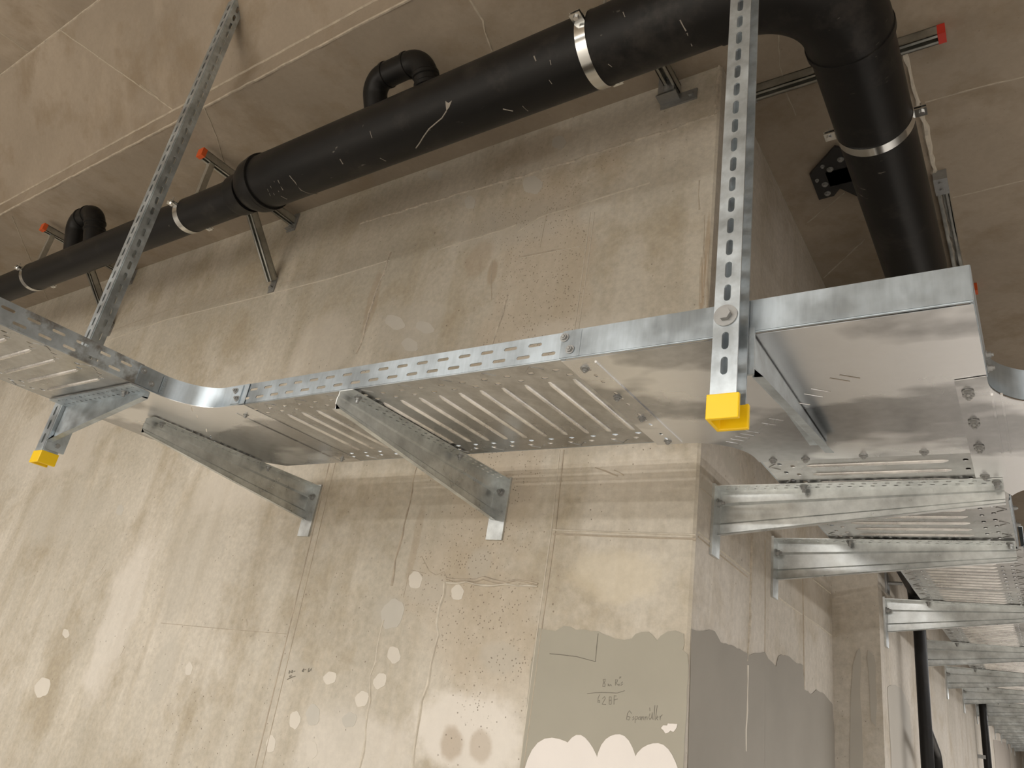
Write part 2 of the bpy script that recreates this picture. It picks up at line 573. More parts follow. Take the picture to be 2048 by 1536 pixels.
def seam(mb, pxs, axis, val, w, th, mi, rough=0.0):
    """fin or joint line left by the formwork, following photo points on a surface"""
    P = [at(px, py, axis, val) for px, py in pxs]
    q = [P[0]]
    for a, b in zip(P, P[1:]):
        n = max(1, int((b - a).length / (0.02 if rough else 0.3)))
        for k in range(1, n + 1):
            p = a.lerp(b, k / n)
            if rough: p = p + Vector([random.uniform(-rough, rough) if i != axis else 0 for i in range(3)])
            q.append(p)
    old = mb.mi; mb.mi = mi
    nrm = Vector((0, 0, 0)); nrm[axis] = {1: -1, 0: 1, 2: -1}[axis]
    rings = []
    for i, p in enumerate(q):
        d = (q[min(i + 1, len(q) - 1)] - q[max(i - 1, 0)]).normalized()
        s = d.cross(nrm).normalized()
        ww = w * (1 + (random.uniform(-0.5, 0.5) if rough else 0)) / 2
        tt = th * (1 + (random.uniform(-0.4, 0.6) if rough else 0))
        c = W(*p)
        rings.append([c + s * ww - nrm * 0.002, c + s * ww * 0.4 + nrm * tt, c - s * ww * 0.4 + nrm * tt, c - s * ww - nrm * 0.002])
    mb.loft(rings)
    mb.mi = old


def slab(mb, poly, z0, z1):
    mb.prism([W(x, y, z0) for x, y in poly], Vector((0, 0, (z1 - z0) * S)))


WM = [M['wall'], M['joint'], M['fin'], M['crumb'], M['mortar'], M['filler'], M['filler_grey'], M['white']]
mb = MB()
c_ = 0.004
slab(mb, [(-9, 1), (XB - c_, 1), (XB, 1 + c_), (XB - 0.2, 1.2), (-9, 1.2)], ZF, ZC)
A = lambda *p: p
# board and panel joints of the front wall
seam(mb, [(664, 905), (640, 1005), (510, 1536)], 1, 1, 0.010, 0.002, 1)
seam(mb, [(676, 905), (652, 1005), (524, 1536)], 1, 1, 0.005, 0.0015, 1)
seam(mb, [(782, 505), (745, 610), (715, 705)], 1, 1, 0.014, 0.004, 3, 0.003)
seam(mb, [(838, 920), (808, 1050), (782, 1170)], 1, 1, 0.012, 0.003, 1, 0.003)
seam(mb, [(768, 1240), (745, 1350), (720, 1536)], 1, 1, 0.012, 0.003, 2, 0.004)
for dx in (0, 8):
    seam(mb, [(1181 + dx, 425), (1166 + dx, 540), (1148 + dx, 668)], 1, 1, 0.005, 0.002, 2)
    seam(mb, [(1120 + dx, 900), (1103 + dx, 1062), (1076 + dx, 1255), (1040 + dx, 1536)], 1, 1, 0.006, 0.0025, 1 if dx else 2)
seam(mb, [(1106, 1060), (1240, 1065), (1392, 1070)], 1, 1, 0.007, 0.003, 2)
seam(mb, [(1106, 1068), (1240, 1073), (1392, 1078)], 1, 1, 0.008, 0.002, 1)
seam(mb, [(893, 1157), (990, 1160), (1078, 1167)], 1, 1, 0.012, 0.003, 1, 0.003)
seam(mb, [(893, 1166), (990, 1170), (1078, 1175)], 1, 1, 0.008, 0.004, 2, 0.003)
seam(mb, [(890, 1165), (880, 1215), (870, 1300), (846, 1400), (826, 1536)], 1, 1, 0.014, 0.004, 2, 0.004)
seam(mb, [(1015, 590), (985, 690)], 1, 1, 0.012, 0.003, 3, 0.003)
seam(mb, [(1034, 465), (1080, 435), (1180, 403), (1300, 365)], 1, 1, 0.006, 0.003, 2, 0.001)
seam(mb, [(1095, 420), (1080, 495)], 1, 1, 0.005, 0.001, 1)
seam(mb, [(880, 500), (980, 468), (1034, 448)], 1, 1, 0.006, 0.003, 2, 0.002)
seam(mb, [(1025, 520), (1160, 493)], 1, 1, 0.004, 0.002, 2)
seam(mb, [(1030, 516), (1130, 496)], 1, 1, 0.010, 0.0015, 1)
seam(mb, [(720, 448), (860, 405), (982, 370), (1120, 330), (1280, 280), (1428, 231)], 1, 1, 0.010, 0.005, 3, 0.003)
seam(mb, [(214, 682), (330, 640), (540, 588), (660, 557), (780, 520)], 1, 1, 0.006, 0.003, 2)
seam(mb, [(214, 665), (330, 622), (540, 572), (640, 548)], 1, 1, 0.004, 0.001, 1)
seam(mb, [(322, 1246), (450, 1258), (575, 1268)], 1, 1, 0.004, 0.0008, 1)
seam(mb, [(843, 1112), (858, 1142), (872, 1150), (888, 1143), (895, 1160)], 1, 1, 0.005, 0.001, 1)
seam(mb, [(823, 1140), (852, 1147)], 1, 1, 0.004, 0.001, 1)
seam(mb, [(818, 1145), (807, 1195)], 1, 1, 0.003, 0.001, 1)
for (x, y, l) in ((1403, 560, 45), (1409, 520, 90), (1415, 560, 55), (1399, 390, 30), (984, 560, 40)):
    seam(mb, [(x, y - l), (x - 2, y), (x - 1, y + l)], 1, 1, 0.008, 0.0008, 1, 0.0008)
seam(mb, [(1442, 100), (1438, 150), (1432, 228)], 1, 1, 0.014, 0.005, 3, 0.002)
# scratches
for (x, y, dx, dy) in ((190, 1165, 22, -26), (1190, 935, 45, 18), (1228, 940, 20, 12), (240, 1312, 10, -18), (203, 1140, 8, -14), (492, 1238, 4, 12)):
    seam(mb, [(x, y), (x + dx * 0.5, y + dy * 0.4), (x + dx, y + dy)], 1, 1, 0.006, 0.0008, 1, 0.001)
# pale greyish slurry streaks and filled tie holes
for (x, y, rx, ry, k) in ((785, 1228, 20, 34, 6), (831, 1160, 15, 16, 5), (915, 1185, 14, 14, 5), (660, 1356, 12, 14, 5), (788, 1310, 13, 17, 5),
                          (760, 1362, 12, 17, 5), (724, 1398, 12, 18, 5), (626, 1430, 15, 20, 6), (590, 1440, 10, 20, 5), (699, 1440, 13, 17, 6),
                          (542, 1488, 10, 16, 5), (624, 1500, 11, 18, 5), (85, 1375, 14, 22, 5), (378, 1338, 8, 12, 5), (240, 1020, 8, 10, 6),
                          (132, 1267, 7, 9, 5), (790, 645, 20, 14, 6), (850, 655, 18, 12, 6), (820, 690, 18, 12, 6), (1065, 370, 18, 20, 6),
                          (1118, 285, 16, 12, 6), (940, 405, 12, 12, 6), (870, 350, 14, 12, 6)):
    blob(mb, x, y, rx, ry, 1, 1, 0.0008, k, 0.2, 16, 0.12)
# grey mortar skim and white smears low on the wall next to the corner
patch(mb, [(1079, 1256), (1092, 1260), (1112, 1262), (1128, 1252), (1142, 1254), (1152, 1260), (1196, 1262), (1206, 1268), (1232, 1278), (1250, 1280),
           (1264, 1277), (1272, 1268), (1284, 1264), (1298, 1264), (1307, 1272), (1314, 1281), (1322, 1272), (1336, 1263), (1352, 1261), (1368, 1268),
           (1369, 1290), (1366, 1300), (1375, 1308), (1377, 1330), (1374, 1400), (1370, 1470), (1362, 1800), (1010, 1800), (1047, 1480), (1052, 1450), (1060, 1350), (1070, 1290)],
      1, 1, 0.002, 4, 0.0012, 4)
for (x, y, rx, ry, th) in ((1112, 1580, 68, 104, 0.0026), (1158, 1572, 44, 104, 0.0030), (1236, 1570, 46, 104, 0.0034), (1312, 1580, 52, 96, 0.0038)):
    blob(mb, x, y, rx, ry, 1, 1, th, 7, 0.0, 30, 0.03)
blob(mb, 1340, 1456, 12, 11, 1, 1, 0.004, 7, 0.4, 14, 0.35)
wall_front = mb.build('wall_front', WM)
tag(wall_front, kind='structure')

mb = MB()
slab(mb, [(XB, 1 + c_), (XB, YS), (XB - 0.2, YS), (XB - 0.2, 1.2)], ZF, ZC)
M['mortar_c'] = plain('grey_mortar_step', (0.40, 0.375, 0.33), 0.85, 0, 0.16, 2.2, 0.05)
WB = [M['wall_b'], M['joint'], M['fin'], M['crumb'], M['mortar_b'], M['filler'], M['filler_grey'], M['white'], M['mortar_c'], plain('brown_patch', (0.30, 0.265, 0.225), 0.85, 0, 0.12, 3.0)]
seam(mb, [(1396, 1064), (1440, 1100), (1498, 1147)], 0, XB, 0.008, 0.003, 2)
seam(mb, [(1396, 1073), (1440, 1110), (1495, 1154)], 0, XB, 0.007, 0.002, 1)
seam(mb, [(1503, 1070), (1501, 1150), (1499, 1230), (1494, 1320)], 0, XB, 0.016, 0.004, 3, 0.003)
seam(mb, [(1494, 1330), (1492, 1420), (1490, 1500)], 0, XB, 0.014, 0.004, 5, 0.002)
seam(mb, [(1530, 1080), (1530, 1200), (1529, 1360), (1528, 1536)], 0, XB, 0.007, 0.002, 1)
seam(mb, [(1545, 1185), (1570, 1205), (1603, 1229)], 0, XB, 0.008, 0.003, 2)
seam(mb, [(1606, 1230), (1640, 1253), (1662, 1271)], 0, XB, 0.008, 0.003, 2)
seam(mb, [(1625, 1158), (1645, 1174), (1661, 1187)], 0, XB, 0.007, 0.003, 2)
seam(mb, [(1604, 1120), (1606, 1230), (1608, 1380)], 0, XB, 0.010, 0.003, 1)
seam(mb, [(1400, 975), (1414, 986), (1430, 1000)], 0, XB, 0.003, 0.001, 1)
seam(mb, [(1543, 362), (1580, 445), (1640, 575)], 0, XB, 0.004, 0.001, 1)
patch(mb, [(1382, 1258), (1400, 1262), (1418, 1259), (1428, 1262), (1440, 1284), (1462, 1290), (1484, 1302), (1500, 1310), (1512, 1306), (1529, 1304), (1536, 1318), (1551, 1333),
           (1556, 1312), (1562, 1309), (1575, 1312), (1592, 1326), (1605, 1330), (1608, 1378), (1622, 1388), (1632, 1379), (1648, 1388), (1664, 1408), (1670, 1500), (1676, 1800), (1368, 1800), (1378, 1400)],
      0, XB, 0.002, 4, 0.0012, 4)
wall_right = mb.build('wall_right', WB)
tag(wall_right, kind='structure')

mb = MB()
slab(mb, [(XB2, YS), (XB2, YEND), (XB2 - 0.3, YEND), (XB2 - 0.3, YS)], ZF, ZC)
patch(mb, [(1702, 1640), (1700, 1500), (1701, 1400), (1706, 1330), (1714, 1302), (1720, 1296), (1722, 1320), (1720, 1380), (1724, 1440), (1727, 1640)], 1, YS, 0.002, 8, 0.001, 3)
patch(mb, [(1736, 1300), (1734, 1315), (1738, 1360), (1742, 1440), (1752, 1455), (1754, 1400), (1752, 1330), (1748, 1312)], 1, YS, 0.002, 8, 0.001, 3)
patch(mb, [(1774, 1376), (1779, 1371), (1790, 1370), (1803, 1378), (1810, 1395), (1818, 1412), (1822, 1470), (1826, 1640), (1784, 1640), (1781, 1500), (1776, 1420)], 0, XB2, 0.002, 8, 0.0015, 3)
patch(mb, [(1986, 1479), (2001, 1482), (2015, 1486), (2019, 1500), (2024, 1560), (2026, 1640), (2000, 1640), (1993, 1560)], 0, XB2, 0.003, 9, 0.0, 1)  # thin darker brown patch laid on the far wall
seam(mb, [(1778, 1290), (1780, 1370)], 0, XB2, 0.010, 0.001, 2)
wall_far = mb.build('wall_far', WB)
tag(wall_far, kind='structure')

YD, ZD, YU, ZU = 0.613, 1.224, 0.4235, 1.546      # downstand edge, and the higher slab in front of it


def ceil_pt(px, py):
    """survey point on the front slab, the sloping haunch or the low ceiling"""
    d = ray(px, py)
    k = (ZU - ZD) / (YD - YU)
    t = (ZD + k * YD) / (d[2] + k * d[1])
    p = d * t
    if p[1] < YU: p = d * (ZU / d[2])
    return p


mb = MB()
prof = [(-10, ZU), (YU, ZU), (YD, ZD), (YD, ZC), (YEND + 0.3, ZC), (YEND + 0.3, ZU + 0.12), (-10, ZU + 0.12)]
mb.prism([W(-9, y, z) for y, z in prof], Vector((14 * S, 0, 0)))
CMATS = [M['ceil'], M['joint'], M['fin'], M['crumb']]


def seam_high(mb, pxs, w, th, mi, rough=0.0):
    """joint line on the sloping haunch or the higher slab"""
    q = [ceil_pt(*p) for p in pxs]
    old = mb.mi; mb.mi = mi
    rings = []
    for i, p in enumerate(q):
        n = Vector((0, 0, -1)) if p[1] <= YU + 1e-4 else Vector((0, -(ZU - ZD), -(YD - YU))).normalized()
        d = (q[min(i + 1, len(q) - 1)] - q[max(i - 1, 0)]).normalized()
        s_ = d.cross(n).normalized()
        c = W(*p)
        rings.append([c + s_ * w / 2 - n * 0.002, c + s_ * w / 5 + n * th, c - s_ * w / 5 + n * th, c - s_ * w / 2 - n * 0.002])
    mb.loft(rings)
    mb.mi = old


def px_line(a, b, n):
    return [(a[0] + (b[0] - a[0]) * k / n, a[1] + (b[1] - a[1]) * k / n + random.uniform(-0.7, 0.7)) for k in range(n + 1)]


q = [(x, random.uniform(-0.003, 0.003)) for x in [-3.2 + 0.03 * k for k in range(100)]]
mb.mi = 1
mb.tube([W(x, YU + 0.001, ZU - 0.001 + r * 0.5) for x, r in q], 0.006, 6)
mb.mi = 0
seam_high(mb, px_line((-40, 38), (57, 104), 6), 0.008, 0.003, 1)
seam_high(mb, px_line((120, 60), (345, 218), 20), 0.010, 0.002, 1)
seam_high(mb, px_line((280, 170), (318, 196), 5), 0.006, 0.003, 1)
# rough edge of the downstand
q = [(x, random.uniform(-0.003, 0.003)) for x in [-3.2 + 0.03 * k for k in range(100)]]
mb.mi = 1
mb.tube([W(x, YD - 0.001, ZC + 0.002 + r * 0.6) for x, r in q], 0.006, 6)
mb.tube([W(x, YD + 0.001, ZD - 0.001 + r * 0.4) for x, r in q], 0.008, 6)
mb.mi = 0
seam(mb, [(409, 216), (430, 265), (450, 330)], 2, ZC, 0.006, 0.002, 1, 0.001)
seam(mb, [(24, 432), (50, 495), (100, 610)], 2, ZC, 0.006, 0.002, 1, 0.001)
seam(mb, [(940, 0), (965, 40), (982, 100)], 2, ZC, 0.012, 0.002, 1, 0.003)
seam(mb, [(1806, 100), (1850, 255), (1900, 480), (1925, 590)], 2, ZC, 0.022, 0.012, 2, 0.002)
seam(mb, [(1555, 40), (1560, 130), (1570, 180), (1592, 230)], 2, ZC, 0.006, 0.001, 1, 0.001)
seam(mb, [(1615, 445), (1690, 385)], 2, ZC, 0.010, 0.001, 1, 0.001)
seam(mb, [(1647, 556), (1730, 478)], 2, ZC, 0.010, 0.001, 1, 0.001)
seam(mb, [(1850, 205), (1960, 175), (2060, 150)], 2, ZC, 0.010, 0.001, 1, 0.001)
seam(mb, [(1905, 395), (1990, 375), (2060, 358)], 2, ZC, 0.014, 0.001, 1, 0.001)
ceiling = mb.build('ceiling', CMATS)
tag(ceiling, kind='structure')

mb = MB()
mb.prism([W(-9, -10, ZF), W(5, -10, ZF), W(5, YEND + 0.3, ZF), W(-9, YEND + 0.3, ZF)], Vector((0, 0, -0.25)))
floor = mb.build('floor', M['floor'])
tag(floor, kind='structure')

mb = MB()
slab(mb, [(XB2 - 0.3, YEND), (5, YEND), (5, YEND + 0.2), (XB2 - 0.3, YEND + 0.2)], ZF, ZC)
tag(mb.build('wall_back', M['wall_b']), kind='structure')


# rest of the hall around the viewer
mb = MB(); slab(mb, [(-9, -10), (5, -10), (5, -10.2), (-9, -10.2)], ZF, ZU); tag(mb.build('wall_rear', M['wall_b']), kind='structure')
mb = MB(); slab(mb, [(5, -10), (5, YEND), (5.2, YEND), (5.2, -10)], ZF, ZU); tag(mb.build('wall_hall', M['wall_b']), kind='structure')
mb = MB(); slab(mb, [(-9, -10), (-9, 1), (-9.2, 1), (-9.2, -10)], ZF, ZU); tag(mb.build('wall_left', M['wall_b']), kind='structure')

# pencil notes on the front wall
def notes(region, scale, strokes, r, name, label):
    mb = MB()
    for st in strokes:
        P = []
        for a, b in st:
            p = at(region[0] + a * scale, region[1] + b * scale, 1, 1)
            P.append(on_wall(p, 1, 0.0022))
        mb.tube(P, r, 5)
    o = mb.build(name, M['pencil'], wall_front)
    o['label'] = label


notes((1160, 1330), 0.1172, [
    [(400, 250), (440, 245), (430, 290), (400, 320), (395, 370), (430, 372), (437, 332), (408, 290), (400, 250)],
    [(485, 320), (485, 360), (500, 335), (515, 360), (530, 330), (548, 360)],
    [(612, 350), (612, 250), (645, 255), (640, 290), (614, 300), (660, 350)],
    [(668, 328), (655, 345), (675, 352), (684, 330), (668, 328)],
    [(685, 200), (680, 235)], [(705, 195), (700, 225)], [(735, 290), (705, 310), (735, 330), (700, 348)],
    [(130, 490), (270, 474), (400, 470), (640, 480), (770, 440)],
    [(345, 505), (315, 560), (310, 640), (345, 640), (345, 605), (315, 610)],
    [(390, 575), (425, 540), (440, 570), (385, 670), (450, 675)],
    [(505, 545), (505, 670), (540, 670), (540, 545), (505, 545)], [(505, 602), (540, 602)],
    [(585, 675), (588, 520)], [(588, 525), (628, 530)], [(588, 600), (648, 580)],
    [(885, 830), (850, 780), (815, 830), (800, 930), (840, 940), (862, 890), (820, 880)],
    [(925, 880), (905, 895), (930, 920), (900, 940)],
    [(945, 990), (950, 880), (985, 880), (985, 920), (950, 930)],
    [(1030, 885), (1005, 895), (1000, 930), (1035, 930), (1035, 880), (1042, 935)],
    [(1060, 880), (1060, 940), (1068, 890), (1090, 885), (1095, 940)],
    [(1115, 880), (1115, 940), (1122, 890), (1150, 885), (1152, 935)],
    [(1200, 830), (1180, 900), (1200, 935), (1225, 900), (1240, 810), (1245, 930)],
    [(1285, 690), (1265, 935)], [(1325, 690), (1290, 945)],
    [(1310, 910), (1338, 890), (1325, 870), (1310, 910), (1335, 940)],
    [(1370, 870), (1375, 940), (1378, 885), (1412, 850)], [(1200, 790), (1195, 730)]],
    0.0008, 'handwriting', 'faint pencil handwriting on grey mortar')
notes((1000, 1000), 0.35156, [[(285, 875), (360, 882), (440, 892), (545, 920), (552, 840), (560, 760)]], 0.0011, 'pencil_mark', 'pencil angle mark on grey mortar')
notes((560, 1320), 0.0488, [
    [(380, 445), (415, 440), (400, 490), (370, 548), (412, 545)],
    [(445, 505), (470, 470)], [(490, 440), (525, 425), (515, 470), (485, 520), (530, 512)], [(575, 470), (632, 455)],
    [(930, 450), (985, 360), (1000, 380), (965, 490), (930, 470), (930, 450)], [(1040, 402), (1076, 395)],
    [(1195, 335), (1168, 480), (1220, 482), (1212, 420)], [(1262, 420), (1302, 345), (1270, 440)],
    [(390, 700), (430, 640)], [(440, 685), (490, 615)], [(310, 800), (480, 710), (640, 660)]],
    0.0010, 'handwriting', 'small pencil figures and underline')


# ------------------------------------------------------------------ bolts
def hexbolt(parent, p, d, r=0.0075, h=0.006, shaft=0.008, mat='bolt', washer=1.5, name='bolt'):
    mb = MB()
    p, d = W(*p), Vector(d).normalized()
    mb.cyl(p, d, r * washer, 0.002, 18)
    mb.cyl(p + d * 0.002, d, r, h, 6)
    if shaft: mb.tube([p + d * (h + 0.002), p + d * (h + shaft * 0.8), p + d * (h + shaft)], [r * 0.58, r * 0.58, r * 0.4], 10)
    return mb.build(name, M[mat], parent)


# ------------------------------------------------------------------ cable trays
ZT = 0.354
RH = 0.0335
T = 0.0015          # sheet thickness, metres


def straight_rail(parent, a, b, inward, slots=None, mat='rail', name='side_rail', h=RH, pitch=0.0342, phase=0.0, z0=ZT):
    """upright side of a tray from a to b (survey x, y), lip turned inward"""
    A0, B0 = W(a[0], a[1], z0), W(b[0], b[1], z0)
    d = B0 - A0; L = d.length; d.normalize()
    H = h * S
    hl = []
    if slots:
        n = int(L / (pitch * S)) + 2
        for k in range(-1, n):
            for row, off in ((0.70, 0.0), (0.28, 0.59)):
                u = (k + off) * pitch * S + phase * S
                if slots[0] * S + 0.02 < u < L - slots[1] * S - 0.02:
                    hl.append(slot(u, H * row, 0.0185 * S, 0.0042 * S, 4))
    mb = MB()
    iv = Vector((inward[0], inward[1], 0))
    mb.sheet(rectl(0, 0.002, L, H), hl, A0, d, (0, 0, 1), T)
    # rolled top lip and rounded bottom bend
    mb.obox(A0 + Vector((0, 0, H)) + iv * 0.005, B0 + Vector((0, 0, H)) + iv * 0.005, iv, 0.012, 0.0022)
    mb.tube([A0 + iv * 0.002 + Vector((0, 0, 0.0017)), B0 + iv * 0.002 + Vector((0, 0, 0.0017))], 0.0023, 10)
    return mb.build(name, M[mat], parent, True)


def curved_rail(parent, pts, inward_sign, mat='rail', name='side_rail', h=RH, z0=ZT):
    P = [W(x, y, z0) for x, y in pts]
    H = h * S
    r1_, r2_ = [], []
    for i, p in enumerate(P):
        d = (P[min(i + 1, len(P) - 1)] - P[max(i - 1, 0)]).normalized()
        n = Vector((-d.y, d.x, 0)) * inward_sign
        r1_.append([p, p + Vector((0, 0, H)), p + Vector((0, 0, H)) + n * 0.011, p + Vector((0, 0, H - 0.002)) + n * 0.011,
                    p + Vector((0, 0, H - 0.002)) + n * T, p + n * T])
    mb = MB()
    mb.loft(r1_)
    return mb.build(name, M[mat], parent, True)


def tray_base(parent, x0, x1, y0, y1, ribs_along, rib_pitch=0.034, inset=0.046, hole_pitch=0.034, z0=ZT, mat='base', holes=True, rib0=0.02):
    """perforated and ribbed tray floor; ribs run along 'x' or 'y' (across the tray)"""
    mb = MB()
    O = W(x0, y0, z0)
    L, Wd = (x1 - x0) * S, (y1 - y0) * S
    hl = []
    along_x = (ribs_along == 'y')           # tray runs along x
    RL, RW = (L, Wd) if along_x else (Wd, L)   # running length, width
    if holes:
        n = int(RL / (hole_pitch * S))
        for k in range(n):
            s = (k + 0.5) * hole_pitch * S
            for j, e in enumerate((0.022, 0.037)):
                for side in (0, 1):
                    w = e * S if side == 0 else RW - e * S
                    ss = s + (0.3 * hole_pitch * S if j else 0)
                    if ss > RL - 0.02 or ss < 0.02: continue
                    hl.append(slot(ss, w, 0.018, 0.011, 3) if along_x else slot(w, ss, 0.018, 0.011, 3, True))
    mb.sheet(rectl(0, 0, L, Wd), hl, O, (1, 0, 0), (0, 1, 0), T)
    n = int((RL / S - rib0) / rib_pitch) + 1
    for k in range(n):
        s = (rib0 + k * rib_pitch) * S
        if s > RL - 0.01: break
        a, b = inset * S + 0.006, RW - inset * S - 0.006
        P = []
        for q, hh in ((0, 0.2), (0.012, 1.0)):
            P.append((a + q, hh))
        for q, hh in ((0.012, 1.0), (0, 0.2)):
            P.append((b - q, hh))
        rings = []
        for w, hh in P:
            ring = []
            for t in range(7):
                an = math.pi * t / 6
                du, dz = 0.0065 * math.cos(an) * (0.5 + 0.5 * hh), -0.0050 * math.sin(an) * hh
                ring.append(O + (Vector((s + du, w, dz)) if along_x else Vector((w, s + du, dz))))
            rings.append(ring)
        mb.mi = 1
        mb.loft(rings, True, True)
        mb.mi = 0
        # small embossed arrows between the hole rows and the edge
        if k % 2 == 0 and holes:
            for side in (0, 1):
                e0, e1 = (0.006 * S, 0.017 * S)
                w0, w1 = (e0, e1) if side == 0 else (RW - e0, RW - e1)
                for sg in (-1, 1):
                    p0 = (s, w0); p1 = (s + sg * 0.022, w1)
                    q0, q1 = [O + (Vector((u, v, -0.0005)) if along_x else Vector((v, u, -0.0005))) for u, v in (p0, p1)]
                    mb.obox(q0, q1, (0, 0, 1), 0.0022, 0.005)
    return mb.build('tray_base', [M[mat], M['rib']], parent, True)


# straight tray along the front wall
XA0, XA1, YA0, YA1 = -0.99, -0.405, 0.617, 0.877
tA = thing('cable_tray', W(-0.7, 0.75, ZT), 'ribbed galvanised cable tray running along the concrete wall between two plain fittings', 'cable tray', 'cable trays')
tray_base(tA, XA0, XA1, YA0, YA1, 'y', rib0=0.06)
straight_rail(tA, (XA0, YA0), (XA1, YA0), (0, 1), (0.0, 0.0), phase=0.03 - 0.0, mat='rail')
straight_rail(tA, (XA0, YA1), (XA1, YA1), (0, -1), (0.0, 0.0), phase=0.02)

# bend into the tray that comes towards the viewer on the left
bend = thing('tray_bend', W(-1.15, 0.7, ZT), 'plain galvanised ninety degree tray bend with slots, left of the ribbed tray', 'tray bend', 'tray fittings')
mb = MB()
out = [(-1.365, 0.505), (-1.102, 0.505)] + arc(-1.032, 0.545, 0.070, 180, 90)[0:] + [(-0.975, 0.617), (-0.975, 0.877), (-1.18, 0.877), (-1.30, 0.80), (-1.365, 0.70)]
sl = []
for k in range(6):
    f = k / 5
    cx, cy = -1.098 + (-1.223 + 1.098) * f - 0.0, 0.607 + (0.74 - 0.607) * f
    if k in (2,): continue
    d = 0.009
    sl.append([(cx - d * 0.9, cy + d), (cx - d * 0.9 - 0.0014, cy + d - 0.0014), (cx + d - 0.0014, cy - d * 0.5 - 0.0014), (cx + d, cy - d * 0.5)])
O = W(0, 0, ZT - 0.0008)
ms = lambda lp: [(x * S, y * S) for x, y in lp]
mb.sheet(ms(out), [ms(s) for s in sl], Vector((0, 0, O.z)), (1, 0, 0), (0, 1, 0), T)
mb.obox(W(-0.996 - 0.028, 0.64, ZT - 0.001), W(-0.996 - 0.028, 0.87, ZT - 0.001), (1, 0, 0), 0.005, 0.004)
mb.build('tray_base', M['plate'], bend)
curved_rail(bend, [(-1.102, 0.505), (-1.102, 0.525)] + arc(-1.032, 0.545, 0.070, 180, 90, 18) + [(-1.0, 0.6145), (-0.972, 0.6145)], 1)
curved_rail(bend, [(-0.975, 0.877), (-1.18, 0.877), (-1.30, 0.80), (-1.365, 0.70), (-1.365, 0.505)], 1)
for p, d in (((-1.0995, 0.514, ZT + 0.024), (1, 0, 0)), ((-1.0995, 0.532, ZT + 0.010), (1, 0, 0)),
             ((-0.999, 0.6125, ZT + 0.023), (0, -1, 0)), ((-0.990, 0.6125, ZT + 0.009), (0, -1, 0)),
             ((-1.012, 0.650, ZT), (0, 0, -1)), ((-1.007, 0.860, ZT), (0, 0, -1)), ((-1.14, 0.522, ZT - 0.001), (0, 0, -1))):
    hexbolt(bend, p, d, 0.0062, 0.005, 0.007)

for a, b_ in (((-1.1015, 0.508, ZT + 0.001), (-1.0995, 0.546, ZT + 0.0315)), ((-1.006, 0.6125, ZT + 0.001), (-0.984, 0.6145, ZT + 0.0315))):
    mb = MB(); mb.box(W(*a), W(*b_)); mb.build('joint_plate', M['rail'], bend)
mb = MB()
for k in range(7):
    mb.box(W(-1.1015, 0.549, ZT + 0.003 + k * 0.004), W(-1.0990, 0.5535, ZT + 0.0055 + k * 0.004))
mb.box(W(-1.1015, 0.5475, ZT + 0.002), W(-1.1002, 0.555, ZT + 0.031))
mb.build('embossed_strip', M['rail'], bend)

# tray towards the viewer, far left
tL = thing('cable_tray', W(-1.23, 0.2, ZT), 'dirt-smeared cable tray coming forward at the left edge beside the left hanger', 'cable tray', 'cable trays')
tray_base(tL, -1.365, -1.102, -0.30, 0.513, 'x', rib0=0.065)
straight_rail(tL, (-1.102, -0.30), (-1.102, 0.513), (-1, 0), (0.0, 0.012), mat='rail_dirty')
straight_rail(tL, (-1.365, -0.30), (-1.365, 0.513), (1, 0), (0.0, 0.012))

# tee at the wall corner
tee = thing('tray_tee', W(-0.2, 0.8, ZT), 'large plain galvanised tray tee with short slots at the wall corner', 'tray tee', 'tray fittings')
mb = MB()
out = [(-0.41, 0.619), (-0.02, 0.619), (-0.02, 0.970)] + [(-0.298, 0.970)] + arc(-0.368, 0.955, 0.070, 0, -90) + [(-0.41, 0.885)]
sl = []
for cx, cy in ((-0.1345, 0.7295), (-0.145, 0.7345), (-0.168, 0.756), (-0.178, 0.767), (-0.196, 0.785), (-0.234, 0.826), (-0.246, 0.838), (-0.272, 0.859), (-0.281, 0.867), (-0.290, 0.875), (-0.299, 0.883), (-0.308, 0.891)):
    d = 0.0085 if cx > -0.2 else 0.0072
    sl.append([(cx - d, cy - d * 0.75), (cx + d, cy + d * 0.75), (cx + d - 0.0016, cy + d * 0.75 + 0.0019), (cx - d - 0.0016, cy - d * 0.75 + 0.0019)])
# bolt holes of the joint strip
for k in range(14):
    yy = 0.645 + k * 0.0168
    if abs(k % 4) < 3: sl.append([(x / S, y / S) for x, y in slot(-0.389 * S, yy * S, 0.014, 0.0075, 3, True)])
mb.sheet(ms(out), [ms(s) for s in sl], Vector((0, 0, W(0, 0, ZT - 0.0010).z)), (1, 0, 0), (0, 1, 0), T)
mb.obox(W(-0.373, 0.630, ZT - 0.0016), W(-0.373, 0.878, ZT - 0.0016), (1, 0, 0), 0.004, 0.003)
mb.build('tray_base', M['plate'], tee)
straight_rail(tee, (-0.41, 0.616), (-0.02, 0.616), (0, 1), None, h=0.0345)
straight_rail(tee, (-0.02, 0.616), (-0.02, 0.765), (-1, 0), None, h=0.0345)
curved_rail(tee, [(-0.41, 0.886)] + arc(-0.368, 0.955, 0.071, -90, 0, 18) + [(-0.297, 0.97)], -1)
